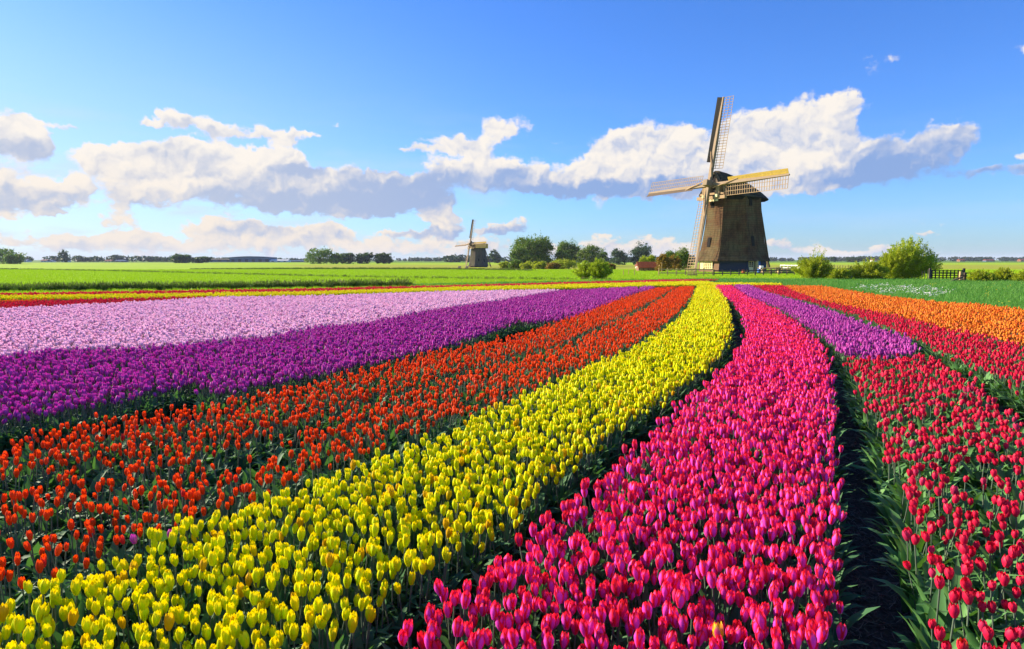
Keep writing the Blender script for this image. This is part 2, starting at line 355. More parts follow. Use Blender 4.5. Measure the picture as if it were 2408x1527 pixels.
# ------------------------------------------------------------------ tulip beds: outlines of the flower tops
TOP=.40
def poly(pts,h=TOP): return np.array([P(u,v,h) for u,v in pts])
BED={}
BED['header_red']=[('header_red',poly([(-260,694),(0,689),(400,683),(741,678),(1040,671),(1596,657),(1690,656.5),(1596,661),(1040,675),(741,684),(400,689),(0,693.5),(-260,699)]))]
BED['header_yellow']=[('yellow',poly([(-260,700),(0,694),(400,689.5),(741,684.5),(1040,675.5),(1596,661.5),(1660,660.5),(1680,664.5),(1837,665.5),(1838,668),(1680,668.3),(1596,669),(1318,676),(1040,682),(741,690.5),(400,697),(0,700.5),(-260,706)]))]
BED['crimson_patch']=[('red',poly([(-260,716),(0,708.6),(247,700.5),(509,695.7),(247,711),(0,722.5),(-260,733)]))]
BED['orange_patch']=[('orange',poly([(-260,709),(0,705),(150,702),(40,707),(-260,715)]))]
BED['lilac']=[('lilac',poly([(-260,736),(0,724),(247,712.5),(509,697.5),(741,695),(1040,684.8),(1202,681.8),(1318,680.3),(1170,704),(1022,724),(850,757),(741,764),(640,785),(494,797),(400,808),(247,815),(130,816),(0,832),(-260,868)]))]
BED['purple']=[('purple',poly([(-260,872),(0,834),(130,818),(247,817),(400,810),(494,799),(640,787),(741,766),(850,759),(1022,726),(1170,706),(1318,682),(1499,674),(1500,683),(1423,713.6),(1370,735),(1306,748),(1262,751),(1225,752),(1222,747),(1130,783),(1022,811),(870,845),(760,868),(648,888),(553,909),(467,912),(464,888),(405,899),(270,931),(162,953),(0,972),(-260,1022)])),
 ('purple',poly([(1504,674),(1543,672.5),(1530,678),(1503,684)]))]
BED['orange_red']=[('orange_red',poly([(-300,1135),(0,1042),(40,1018),(135,993),(194,982),(356,954),(432,946),(535,930),(634,904),(700,893),(800,870),(900,850),(1022,820),(1114,804.5),(1192,786),(1278,764.5),(1330,746),(1392,723),(1469,696.6),(1546,675),(1591,672.6),(1571,682),(1544,698),(1500,722),(1444,745),(1388,769),(1326,797),(1146,847),(946,902),(696,981),(396,1085),(146,1186),(0,1245),(-300,1400)])),
 ('orange_red',poly([(0,1262),(150,1198),(402,1095),(704,989),(954,909),(1154,854),(1334,804),(1394,776),(1452,750),(1508,727),(1550,702),(1576,685),(1596,673),(1634,671),(1622,699),(1600,724),(1559,760),(1482,806),(1420,831),(1342,861),(1280,888),(1203,919),(1150,944),(1064,971),(900,1036),(750,1091),(640,1138),(513,1181),(432,1207),(263,1268),(192,1294),(134,1322),(48,1345),(0,1356),(-300,1500)]))]
BED['yellow']=[('yellow',poly([(-300,1560),(0,1384),(48,1357),(103,1343),(156,1327),(211,1305),(288,1276),(360,1250),(422,1214),(528,1188),(581,1158),(648,1148),(800,1092),(900,1053),(1022,1014),(1077,993),(1158,954.5),(1284,897),(1383,856),(1430,838),(1485,816),(1562,771),(1602,741),(1627,710),(1635,684),(1642,670),(1682,670.4),(1698,687),(1713,712),(1719,743),(1719,774),(1701,817),(1664,854),(1608,894),(1547,937),(1494,962),(1463,984),(1400,1040),(1345,1080),(1290,1115),(1250,1165),(1206,1212),(1148,1238),(1065,1270),(1030,1312),(986,1347),(933,1365),(882,1404),(822,1451),(775,1481),(729,1515),(640,1600),(500,1750),(-300,1750)]))]
BED['pink']=[('pink',poly([(1681,670),(1721,670),(1758,696),(1819,721),(1874,754),(1917,791),(1935,818),(1947,846),(1958,876),(1964,910),(1967,956),(1970,1022),(1974,1060),(1980,1121),(1988,1180),(1986,1234),(1978,1280),(1986,1353),(1984,1452),(1998,1485),(2000,1527),(2020,1750),(640,1750),(877,1527),(884,1490),(937,1439),(1000,1413),(1055,1356),(1169,1282),(1208,1295),(1229,1250),(1277,1197),(1337,1161),(1400,1118),(1445,1083),(1519,1021),(1556,984),(1590,956),(1624,925),(1661,891),(1690,870),(1709,858),(1729,822),(1748,803),(1759,772),(1746,736),(1730,708),(1690,684)]))]
BED['purple_right']=[('purple',poly([(1727,669),(1764,669),(1804,687),(1886,708),(1978,736),(2054,763),(2131,788),(2158,809),(2161,824),(2069,833),(1987,828),(1969,812),(1941,788),(1904,763),(1862,736),(1819,714),(1749,690)]))]
BED['red_right']=[('red',poly([(1987,834),(2069,838),(2167,826),(2192,834),(2247,864),(2283,883),(2323,916),(2360,938),(2384,959),(2406,974),(2520,1050),(2750,1200),(2750,1750),(2420,1750),(2288,1527),(2249,1485),(2196,1462),(2189,1360),(2162,1326),(2143,1267),(2126,1207),(2119,1161),(2100,1115),(2086,1075),(2066,1022),(2051,971),(2036,938),(2017,904),(2002,864)]))]
BED['crimson_right']=[('red',poly([(1770,670),(1843,670),(1856,679),(1932,705),(2054,730),(2131,745),(2238,772),(2314,785),(2406,806),(2650,862),(2650,1010),(2406,901),(2344,870),(2283,846),(2222,821),(2176,797),(2115,776),(2070,757),(2017,736),(1917,708),(1810,684)]))]
BED['orange_right']=[('orange',poly([(1845,671),(1932,671.5),(1978,679),(2069,693),(2176,705),(2283,713),(2406,724),(2700,750),(2700,868),(2406,803),(2314,782),(2238,770),(2131,743),(2054,728),(1932,703),(1858,678)]))]
SPC={'yellow':.055,'pink':.054,'red':.084,'orange_red':.078,'purple':.066,'lilac':.067,'orange':.070,'header_red':.075}
def inside(pts,pg):
    x,y=pts[:,0],pts[:,1]; r=np.zeros(len(pts),bool); n=len(pg); j=n-1
    for i in range(n):
        xi,yi=pg[i]; xj,yj=pg[j]
        c=((yi>y)!=(yj>y)); 
        if abs(yj-yi)>1e-12: r^=c&(x<(xj-xi)*(y-yi)/(yj-yi)+xi)
        j=i
    return r
def resample(pg,st):
    out=[]; n=len(pg); nr=[]
    for i in range(n):
        a=pg[i]; b=pg[(i+1)%n]; d=b-a; L=np.hypot(*d)
        if L<1e-6: continue
        k=max(1,int(L/st)); tt=(np.arange(k)+.5)/k
        out.append(a+tt[:,None]*d); nn=np.array([d[1],-d[0]])/L; nr.append(np.repeat(nn[None],k,0))
    return np.concatenate(out),np.concatenate(nr)
def area(pg): x,y=pg[:,0],pg[:,1]; return .5*np.sum(x*np.roll(y,-1)-y*np.roll(x,-1))
def hnoise(x,y,s,seed=0):                      # cheap value noise for patchiness
    x=x/s+seed*17.3; y=y/s-seed*9.1; xi=np.floor(x); yi=np.floor(y); fx=x-xi; fy=y-yi
    fx=fx*fx*(3-2*fx); fy=fy*fy*(3-2*fy)
    def h(a,b): v=np.sin(a*127.1+b*311.7+seed*3.3)*43758.5453; return v-np.floor(v)
    return (h(xi,yi)*(1-fx)+h(xi+1,yi)*fx)*(1-fy)+(h(xi,yi+1)*(1-fx)+h(xi+1,yi+1)*fx)*fy
allpoly=[pg for b in BED.values() for _,pg in b]
# soil sheet under the whole tulip field, 4 mm above the meadow
so_pts=np.array([(-34,-6),(30,-6),(17,8),(14.8,14),(13.9,18),(13.8,25),(15.4,33),(15.4,37.2),(9.6,40.2),(3,36.6),(-8,31),(-19,26.3),(-34,20)],float)
V=[(x,y,.004) for x,y in so_pts]
g=obj('field_soil',mesh('field_soil',V,[tuple(range(len(V)))],[M_soil])); tag(g,kind='structure',label='dark bare soil of the tulip field showing in the furrows')
# ------------------------------------------------------------------ tulip parts
def bloom_mesh(name,mat,seed,hi=True,h=.066,w=.024,openess=0.):
    r=random.Random(seed); V=[];F=[];E=[];G=[]
    nu,nv=(5,6) if hi else (3,3)
    for ring in(1,0):
        for k in range(3):
            ph=k*2*math.pi/3+(math.pi/3 if ring==0 else 0)+r.uniform(-.12,.12)
            hh=h*r.uniform(.93,1.06); tip=r.uniform(-.05,.15)+openess; b=len(V)
            for j in range(nv):
                tt=j/(nv-1)
                rr=w*(.42+.60*math.sin(min(1,tt*1.45)*math.pi/2)-(.46-tip*.45)*max(0,tt-.45)**1.3*2.0)
                rr*=1.03 if ring==0 else .93
                wid=1.12*(math.sin(math.pi*(tt*.80+.17))**.75) if tt<.999 else .26
                if ring==1: wid*=.95
                for i in range(nu):
                    s=i/(nu-1)*2-1; a=ph+s*wid
                    rad=rr*(1+.05*s*s*(1 if tt>.5 else 0)+r.uniform(-.03,.03))-(.0016*(1-s*s) if tt>.3 else 0)*0
                    z=hh*tt-hh*.05*abs(s)*tt+ (.0012*r.uniform(-1,1) if tt>0 else 0)
                    V.append((rad*math.cos(a),rad*math.sin(a),z)); E.append(abs(s)); G.append(tt)
            for j in range(nv-1):
                for i in range(nu-1):
                    q=b+j*nu+i; F.append((q,q+1,q+nu+1,q+nu))
    return V,F,E,G
def leaf_geo(seed,L=.27,W=.026,lean=.5,hi=True,droop=.6):
    r=random.Random(seed); V=[];F=[]; n=7 if hi else 4; a0=r.uniform(0,6.28); tw=r.uniform(-.9,.9)
    x=0.;z=0.; ang=math.pi/2-lean*.35
    for j in range(n):
        tt=j/(n-1); ang=math.pi/2-lean*(.3+.9*tt)-droop*tt**3
        if j: x+=math.cos(ang)*L/(n-1); z+=math.sin(ang)*L/(n-1)
        ww=W*(math.sin(math.pi*(tt*.86+.10))**.8) if j<n-1 else .001
        c=a0+tw*tt*.35; 
        for s in(-1,0,1):
            lift=.35*abs(s)*ww
            px=x+.006-math.sin(ang)*lift; pz=z+math.cos(ang)*lift*.6; py=s*ww
            V.append((px*math.cos(c)-py*math.sin(c),px*math.sin(c)+py*math.cos(c),max(0.002,pz)))
    for j in range(n-1):
        for i in range(2): q=j*3+i; F.append((q,q+1,q+4,q+3))
    return V,F
def stem_geo(h,dx,dy,n=5,rad=.0032):
    V=[];F=[]; lv=4
    for j in range(lv):
        tt=j/(lv-1)
        for i in range(n):
            a=2*math.pi*i/n; V.append((dx*tt*tt+rad*math.cos(a),dy*tt*tt+rad*math.sin(a),h*tt))
    for j in range(lv-1):
        for i in range(n): F.append((j*n+i,j*n+(i+1)%n,(j+1)*n+(i+1)%n,(j+1)*n+i))
    return V,F
def place_bloom(V,dx,dy,h,tx,ty):
    M=Matrix.Translation((dx,dy,h-.002))@Euler((tx,ty,0)).to_matrix().to_4x4()
    return [tuple(M@Vector(v)) for v in V]
SH={'yellow':(.059,.0170,.0),'pink':(.056,.0172,.02),'red':(.046,.0175,.08),'orange_red':(.048,.0132,.0),'purple':(.050,.0175,.0),'lilac':(.053,.021,.05),'orange':(.050,.021,.03),'header_red':(.055,.022,.0)}
LEAVES={'yellow':(3,.30,.024),'pink':(3,.28,.024),'red':(4,.36,.030),'orange_red':(4,.30,.034),'purple':(3,.27,.024),'lilac':(2,.27,.022),'orange':(3,.28,.022),'header_red':(2,.27,.022)}
SRC={}  # kind -> hi variants (parts), joined hi collection, joined lo collection
def variant(kind,i,hi):
    h,w,op=SH[kind]; r=random.Random(hash((kind,i)) if 0 else sum(map(ord,kind))*31+i)
    st=r.uniform(.30,.35); lx,ly=r.uniform(-.03,.03),r.uniform(-.03,.03)
    opn=op+(r.uniform(.22,.45) if i in(5,) else r.uniform(.12,.2) if i==4 else r.uniform(-.06,.09))
    sz=r.uniform(.82,1.12)
    Vb,Fb,E,G=bloom_mesh('b',None,r.random(),hi,h*sz*(1.12 if not hi else 1),w*sz*(1.08 if not hi else 1),opn)
    Vb=place_bloom(Vb,lx,ly,st,r.uniform(-.16,.16)-ly*4,r.uniform(-.16,.16)+lx*4)
    n,Ll,Wl=LEAVES[kind]; lf=[]
    for k in range(n):
        lf.append(leaf_geo(r.random(),Ll*r.uniform(.7,1.1),Wl*r.uniform(.7,1.15),r.uniform(.15,.72) if kind!='orange_red' else r.uniform(.3,1.1),hi,r.uniform(.2,1.2)))
    return (Vb,Fb,E,G),stem_geo(st,lx,ly,5 if hi else 3),lf
LM=lambda kind: M_leafR if kind=='red' else M_leaf
def hidden_collection(name): return bpy.data.collections.new(name)
def joined(kind,i,hi):
    (Vb,Fb,E,G),(Vs,Fs),lf=variant(kind,i,hi); V=list(Vb);F=list(Fb);M=[0]*len(Fb);e=list(E);g_=list(G);rn=[0]*len(V)
    def ap(v,f,m,q):
        b=len(V); V.extend(v); F.extend([tuple(b+k for k in ff) for ff in f]); M.extend([m]*len(f)); e.extend([0]*len(v)); g_.extend([0]*len(v)); rn.extend([q]*len(v))
    ap(Vs,Fs,1,0)
    for k,(v,f) in enumerate(lf): ap(v,f,2,k*.37%1)
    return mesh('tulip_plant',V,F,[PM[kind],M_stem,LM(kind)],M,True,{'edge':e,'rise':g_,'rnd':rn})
NV=7
for kind in PM:
    d={'parts':[],'hi':hidden_collection('tulip_hi_'+kind),'lo':hidden_collection('tulip_lo_'+kind),'him':[]}
    for i in range(NV):
        me=joined(kind,i,True); d['him'].append(me); d['hi'].objects.link(bpy.data.objects.new('plant_%d'%i,me))
        d['lo'].objects.link(bpy.data.objects.new('plant_%d'%i,joined(kind,i,False)))
    SRC[kind]=d
def leafclump_meshes(mat,n=4,hi=True,flank=True):
    out=[]
    for i in range(n):
        r=random.Random(500+i); V=[];F=[];rn=[]
        for k in range(5):
            v,f=leaf_geo(r.random(),r.uniform(.22,.31),r.uniform(.018,.032),r.uniform(.25,.95),hi,r.uniform(.2,1.1))
            b=len(V); V+=v; F+=[tuple(b+q for q in ff) for ff in f]; rn+=[k*.21]*len(v)
        out.append(mesh('leaf_clump',V,F,[mat],None,True,{'rnd':rn}))
    return out
def coll_of(name,meshes):
    c=hidden_collection(name)
    for i,me in enumerate(meshes): c.objects.link(bpy.data.objects.new('%s_%02d'%(name,i),me))
    return c
C_clump=coll_of('clump_dark',leafclump_meshes(M_leaf)); C_clumpR=coll_of('clump_bright',leafclump_meshes(M_leafR))
# geometry-nodes scatter of stuff
def make_gn(coll):
    ng=bpy.data.node_groups.new('scatter','GeometryNodeTree')
    ng.interface.new_socket('Geometry',in_out='INPUT',socket_type='NodeSocketGeometry'); ng.interface.new_socket('Geometry',in_out='OUTPUT',socket_type='NodeSocketGeometry')
    gi=ng.nodes.new('NodeGroupInput'); go=ng.nodes.new('NodeGroupOutput')
    ci=ng.nodes.new('GeometryNodeCollectionInfo'); ci.inputs['Collection'].default_value=coll; ci.inputs['Separate Children'].default_value=True; ci.inputs['Reset Children'].default_value=True
    io=ng.nodes.new('GeometryNodeInstanceOnPoints'); io.inputs['Pick Instance'].default_value=True
    def at(n,ty):
        a=ng.nodes.new('GeometryNodeInputNamedAttribute'); a.data_type=ty; a.inputs['Name'].default_value=n; return a.outputs[0]
    ng.links.new(gi.outputs[0],io.inputs['Points']); ng.links.new(ci.outputs[0],io.inputs['Instance'])
    ng.links.new(at('vid','INT'),io.inputs['Instance Index']); ng.links.new(at('rot','FLOAT_VECTOR'),io.inputs['Rotation']); ng.links.new(at('scl','FLOAT_VECTOR'),io.inputs['Scale'])
    ng.links.new(io.outputs[0],go.inputs[0]); return ng
GN={}
def scatter(name,pts,coll,rot,scl,label,cat='flowers',nv=None):
    if len(pts)==0: return None
    nv=nv or len(coll.objects)
    me=bpy.data.meshes.new(name); me.vertices.add(len(pts)); me.vertices.foreach_set('co',np.asarray(pts,np.float32).ravel())
    a=me.attributes.new('vid','INT','POINT'); a.data.foreach_set('value',rng.integers(0,nv,len(pts)).astype(np.int32))
    a=me.attributes.new('rot','FLOAT_VECTOR','POINT'); a.data.foreach_set('vector',np.asarray(rot,np.float32).ravel())
    a=me.attributes.new('scl','FLOAT_VECTOR','POINT'); a.data.foreach_set('vector',np.asarray(scl,np.float32).ravel())
    if coll.name not in GN: GN[coll.name]=make_gn(coll)
    o=obj(name,me); mo=o.modifiers.new('scatter','NODES'); mo.node_group=GN[coll.name]
    return tag(o,label,cat,kind='stuff')
def rsc(n,lo=.9,hi=1.1,tilt=.09):
    rot=np.stack([rng.normal(0,tilt,n),rng.normal(0,tilt,n),rng.uniform(0,6.283,n)],1)
    s=rng.uniform(lo,hi,n); scl=np.stack([s,s,s*rng.uniform(.95,1.05,n)],1); return rot,scl
KIND={'header_red':'red','header_yellow':'yellow'}
NEAR={}      # individuals collected per colour over all beds
FARL={'yellow':'yellow tulips farther up the yellow bed and along the field edge','pink':'magenta and red tulips farther up the curved pink bed'}
BLAB={'header_red':'thin band of rose red tulips along the far edge of the field','header_yellow':'thin band of yellow tulips along the far edge of the field','crimson_patch':'crimson tulips filling the wedge at the far left, above the lilac ones','orange_patch':'sliver of orange tulips at the far left, beside the yellow band','lilac':'pale lilac tulips farther back in the wide bed at left','purple':'purple tulips farther back in the broad band at left','orange_red':'orange red tulips farther back in the two beds left of the yellow bed','yellow':'yellow tulips farther back in the curving yellow bed','pink':'magenta and red tulips farther back in the curving pink bed','purple_right':'purple tulips in the wedge at right, between pink and crimson','red_right':'crimson tulips farther back in the leafy bed at right','crimson_right':'crimson tulips in the strip in front of the orange ones','orange_right':'orange tulips in the wide bed at the right edge of the field'}
cand={}      # kind -> list of (pts, bedname)
for bn,lst in BED.items():
    allp=[]
    for kind,pg in lst:
        sp=SPC[kind]; mn=pg.min(0)-.1; mx=pg.max(0)+.1
        mn[1]=max(mn[1],1.2)
        gx=np.arange(mn[0],mx[0],sp); gy=np.arange(mn[1],mx[1],sp)
        XX,YY=np.meshgrid(gx,gy); pts=np.stack([XX.ravel(),YY.ravel()],1); pts[:,0]+=np.tile([0,sp/2],len(pts))[:len(pts)]*0
        pts+=rng.uniform(-.42,.42,pts.shape)*sp
        # keep what lies near the view (plus a margin for a step aside)
        keep=(np.abs(pts[:,0])<pts[:,1]*.80+1.2)
        pts=pts[keep]; jp=pts+rng.normal(0,.018,pts.shape)
        pts=pts[inside(jp,pg)&inside(jp+[0,-.055],pg)&inside(jp+[.03,0],pg)&inside(jp-[.02,0],pg)] if bn in('yellow','pink','orange_red','purple','red_right','purple_right') else pts[inside(jp,pg)]
        nz=hnoise(pts[:,0],pts[:,1],.45,3)*.6+hnoise(pts[:,0],pts[:,1],.16,5)*.4
        thr={'orange_red':.24,'red':.20,'purple':.06,'pink':.10,'yellow':.09}.get(kind,.03)
        if bn in('purple_right','purple'): thr=.04
        pts=pts[nz>thr*np.clip(1.25-pts[:,1]/16,.25,1)+ (0.10*np.clip(1-pts[:,1]/7,0,1) if bn in('orange_red','red_right') else 0)]
        allp.append(pts)
    pts=np.concatenate(allp); cand[bn]=(lst[0][0],pts)
# choose the 300 of each colour that show largest
groups={}
for bn,(kind,pts) in cand.items(): groups.setdefault(kind,[]).append(bn)
INDIV={}
for kind in ['yellow','pink','red','orange_red','purple','lilac','orange','header_red']:
    P_=[];B_=[];I_=[]
    for bn in groups.get(kind,[]):
        p=cand[bn][1]; P_.append(p); B_+=[bn]*len(p); I_+=list(range(len(p)))
    p=np.concatenate(P_); B_=np.array(B_); I_=np.array(I_)
    vis=inframe(p[:,0],p[:,1],np.full(len(p),.36))
    d=np.hypot(p[:,0],p[:,1])+np.where(vis,0,1e6)
    sel=np.argsort(d)[:300]; INDIV[kind]=[(B_[k],I_[k],p[k]) for k in sel]
GRP={'yellow':'nearest yellow tulips','pink':'nearest magenta and red tulips','red':'nearest crimson tulips in the leafy right bed','orange_red':'nearest orange red tulips','purple':'nearest purple tulips','lilac':'nearest pale lilac tulips','orange':'nearest orange tulips','header_red':'nearest rose red tulips of the far band'}
CNAME={'yellow':'yellow tulip','pink':'red rimmed magenta tulip','red':'crimson tulip','orange_red':'orange red tulip','purple':'purple tulip','lilac':'pale lilac tulip','orange':'orange tulip','header_red':'rose red tulip'}
def place_words(kind,x,y):
    # a rough place in the photo so that one can find it
    cp,sp=math.cos(PIT),math.sin(PIT); dz=.37-H; f=y*cp-dz*sp; u=x/f*FPX+1204; v=763.5-(y*sp+dz*cp)/f*FPX
    return u,v
TN={'yellow':'yellow_tulip','pink':'magenta_tulip','red':'crimson_tulip','orange_red':'orange_red_tulip','purple':'purple_tulip','lilac':'lilac_tulip','orange':'orange_tulip','header_red':'rose_red_tulip'}
used={bn:set() for bn in BED}
for kind,lst in INDIV.items():
    full=kind in('yellow','pink','red','orange_red')
    d=SRC[kind]
    protos=[]
    if full:
        for i in range(NV):
            (Vb,Fb,E,G),(Vs,Fs),lf=variant(kind,i,True)
            hv,hf=len(Vb)//2,len(Fb)//2; pv_=hv//3; pf_=hf//3
            pt_=[mesh('petal',Vb[hv+k*pv_:hv+(k+1)*pv_],[tuple(q-hv-k*pv_ for q in f) for f in Fb[hf+k*pf_:hf+(k+1)*pf_]],[PM[kind]],None,True,{'edge':E[hv+k*pv_:hv+(k+1)*pv_],'rise':G[hv+k*pv_:hv+(k+1)*pv_]}) for k in range(3)]
            protos.append(((mesh('flower',Vb,Fb,[PM[kind]],None,True,{'edge':E,'rise':G}),mesh('flower',Vb[:hv],Fb[:hf],[PM[kind]],None,True,{'edge':E[:hv],'rise':G[:hv]}),pt_),mesh('stem',Vs,Fs,[M_stem],None,True),[mesh('leaf',v,f,[LM(kind)],None,True,{'rnd':[k*.37%1]*len(v)}) for k,(v,f) in enumerate(lf)]))
    us=np.array([place_words(kind,p[0],p[1]) for _,_,p in lst])
    qu=np.quantile(us[:,0],[.33,.66]); qv=np.quantile(us[:,1],[.33,.66])
    for n,(bn,i,p) in enumerate(lst):
        used[bn].add(int(i)); vi=random.randrange(NV); own_=random.random()*.999; look='wide open' if vi==5 else 'half open' if vi==4 else 'orange flushed' if kind=='yellow' and own_>.94 else 'closed'
        if full:
            o=bpy.data.objects.new(TN[kind],None); o.empty_display_size=.05
        else: o=bpy.data.objects.new(TN[kind],d['him'][vi])
        COL.objects.link(o); o.location=(p[0],p[1],0.0); o.color=(own_,own_,own_,1)
        o.rotation_euler=(random.gauss(0,.05),random.gauss(0,.05),random.uniform(0,6.28)); s=random.uniform(.92,1.1); o.scale=(s,s,s)
        u,v=us[n]
        row=('front','middle','back')[0 if v>qv[1] else 1 if v>qv[0] else 2]
        side=('left','centre','right')[0 if u<qu[0] else 1 if u<qu[1] else 2]
        where={'yellow':'yellow bed at bottom left','pink':'pink bed at bottom','red':'leafy bed at bottom right','orange_red':'leafy beds at left edge','purple':'purple band at left','lilac':'lilac bed at left','orange':'orange bed at right edge','header_red':'far rose red band'}[kind]
        tag(o,'%s %s, near %s %s of the %s'%(look,CNAME[kind],row,side,where),'tulip','%s, %s, %s %s part'%(GRP[kind],look,row,side))
        if full:
            a,b,c=protos[vi]
            near_=math.hypot(p[0],p[1])<3.0
            for nm,me in [('flower',a[1] if near_ else a[0]),('stem',b)]+[('leaf',q) for q in c]:
                ch=bpy.data.objects.new(nm,me); COL.objects.link(ch); ch.parent=o; ch.color=(own_,own_,own_,1)
                if nm=='flower' and near_:
                    for pm_ in a[2]: pc=bpy.data.objects.new('petal',pm_); COL.objects.link(pc); pc.parent=ch; pc.color=(own_,own_,own_,1)
allm=[]
for bn,(kind,pts) in cand.items():
    m=np.ones(len(pts),bool); m[list(used[bn])]=False; p=pts[m]
    dist=np.hypot(p[:,0],p[:,1]); p3=np.concatenate([p,np.zeros((len(p),1))],1)
    near=dist<7.5
    for nm,sel,cl in(('hi',near,SRC[kind]['hi']),('lo',~near,SRC[kind]['lo'])):
        q=p3[sel]
        if len(q)==0: continue
        rot,scl=rsc(len(q),.9,1.1)
        extra=', the nearer part' if nm=='hi' else ''
        scatter('tulip_bed',q,cl,rot,scl,BLAB[bn]+extra)
# leaf-only plants in the beds' flanks and gaps
fl=[];flR=[]
for bn,lst in BED.items():
    for kind,pg in lst:
        sg=1 if area(pg)>0 else -1
        for rep in range(0 if bn=='pink' else 3):
            q,nr=resample(pg,.075); q=q+nr*sg*rng.uniform(*((-.34,-.14) if bn=='red_right' else (-.22,-.06)),(len(q),1))+rng.normal(0,.02,q.shape)
            ok=(q[:,1]>1.2)&(np.abs(q[:,0])<q[:,1]*.8+1.2)
            q=q[ok]; ins=np.zeros(len(q),bool)
            for o_ in allpoly:
                if o_ is not pg: ins|=inside(q,o_)
            q=q[~ins]; (flR if kind=='red' and bn=='red_right' or bn in('crimson_right','purple_right') else fl).append(q)
for nm,lst,cl,lab in(('leaf_margin',fl,C_clump,'dark green tulip leaves along the sides of the beds'),('leaf_margin',flR,C_clumpR,'bright green tulip leaves along the sides of the right hand beds')):
    q=np.concatenate(lst); q=np.concatenate([q,np.zeros((len(q),1))],1); rot,scl=rsc(len(q),.7,1.12,.12)
    scatter(nm,q,cl,rot,scl,lab,'leaves')
# leaves filling the thinner beds
for bn,cl,lab,sp in(('orange_red',C_clump,'broad grey green leaves between the orange red tulips',.15),('red_right',C_clumpR,'upright green leaves between the crimson tulips at right',.13),('crimson_right',C_clumpR,'green leaves between the crimson tulips of the strip',.16)):
    A=[]
    for kind,pg in BED[bn]:
        mn=pg.min(0);mx=pg.max(0);mn[1]=max(mn[1],1.2); XX,YY=np.meshgrid(np.arange(mn[0],mx[0],sp),np.arange(mn[1],mx[1],sp)); q=np.stack([XX.ravel(),YY.ravel()],1)+rng.uniform(-.06,.06,(XX.size,2))
        A.append(q[inside(q,pg)&(np.abs(q[:,0])<q[:,1]*.8+1.2)])
    q=np.concatenate(A); q=np.concatenate([q,np.zeros((len(q),1))],1); rot,scl=rsc(len(q),.85,1.2,.12); scatter('leaf_cover',q,cl,rot,scl,lab,'leaves')
# straw litter in the furrows
def straw():
    out=[]
    for i in range(3):
        r=random.Random(i); V=[];F=[]
        for k in range(14):
            a=r.uniform(0,6.28); L=r.uniform(.02,.06); x,y=r.uniform(-.07,.07),r.uniform(-.07,.07); z=r.uniform(.004,.016); dx,dy=math.cos(a)*L,math.sin(a)*L; w=.0016
            b=len(V); V+=[(x-dy/L*w,y+dx/L*w,z),(x+dy/L*w,y-dx/L*w,z),(x+dx+dy/L*w,y+dy-dx/L*w,z+r.uniform(0,.012)),(x+dx-dy/L*w,y+dy+dx/L*w,z+r.uniform(0,.012))]; F.append((b,b+1,b+2,b+3))
        out.append(mesh('straw',V,F,[M_straw]))
    return out
C_straw=coll_of('straw_bits',straw())
q=np.stack([rng.uniform(-9,14,26000),rng.uniform(1.5,16,26000)],1); q=q[np.abs(q[:,0])<q[:,1]*.8+.6]; ins=np.zeros(len(q),bool)
for o_ in allpoly: ins|=inside(q,o_)
q=q[~ins]; q=np.concatenate([q,np.full((len(q),1),.006)],1); rot,scl=rsc(len(q),.8,1.3,.02); scatter('straw_litter',q,C_straw,rot,scl,'dry straw bits lying on the dark soil of the furrows','straw')
# ------------------------------------------------------------------ grass and reeds
def tuft(mat,n,h,spread,w,seed,plume=None):
    r=random.Random(seed); V=[];F=[];M=[];rn=[]
    for k in range(n):
        a=r.uniform(0,6.28); d=r.uniform(0,spread); x,y=d*math.cos(a),d*math.sin(a); hh=h*r.uniform(.5,1.1); b2=r.uniform(0,6.28); ln=hh*r.uniform(.1,.55); c=r.uniform(0,6.28); wx,wy=math.cos(c)*w,math.sin(c)*w
        b=len(V); tx,ty=math.cos(b2)*ln,math.sin(b2)*ln
        V+=[(x-wx,y-wy,0),(x+wx,y+wy,0),(x+tx*.35+wx*.8,y+ty*.35+wy*.8,hh*.6),(x+tx*.35-wx*.8,y+ty*.35-wy*.8,hh*.6),(x+tx,y+ty,hh)]
        F+=[(b,b+1,b+2,b+3),(b+3,b+2,b+4)]; M+=[0,0]; rn+=[r.random()]*5
        if plume and r.random()<.4:
            b=len(V); pw_=w*2.2; V+=[(x+tx-pw_,y+ty,hh*.82),(x+tx+pw_,y+ty,hh*.85),(x+tx*1.2,y+ty*1.2,hh*1.15)]; F.append((b,b+1,b+2)); M.append(1); rn+=[r.random()]*3
    return mesh('tuft',V,F,[mat]+([plume] if plume else []),M,False,{'rnd':rn})
C_wild=coll_of('wild',[tuft(M_wild,22,.30,.22,.008,i) for i in range(4)])
C_reed=coll_of('reed',[tuft(M_reed,26,.62,.28,.012,20+i,M_plume) for i in range(4)])
C_turf=coll_of('turf',[tuft(M_turf,20,.16,.30,.010,40+i) for i in range(4)])
def dots(mat,n,h,spread,sz,seed):
    r=random.Random(seed); V=[];F=[]
    for k in range(n):
        x,y,z=r.uniform(-spread,spread),r.uniform(-spread,spread),h*r.uniform(.8,1.1)
        for q in range(3):
            a=r.uniform(0,6.28); s=sz*r.uniform(.5,1); b=len(V); ox,oy=r.uniform(-sz,sz),r.uniform(-sz,sz)
            V+=[(x+ox+s*math.cos(a+i*1.571),y+oy+s*math.sin(a+i*1.571),z+s*.5*(1 if i%2 else -1)) for i in range(4)]; F.append((b,b+1,b+2,b+3))
        b=len(V); V+=[(x-.004,y,0),(x+.004,y,0),(x,y,z)]; F.append((b,b+1,b+2))
    return mesh('flower_heads',V,F,[mat])
C_umb=coll_of('umbel',[dots(M_wfl,5,.36,.25,.028,60+i) for i in range(3)])
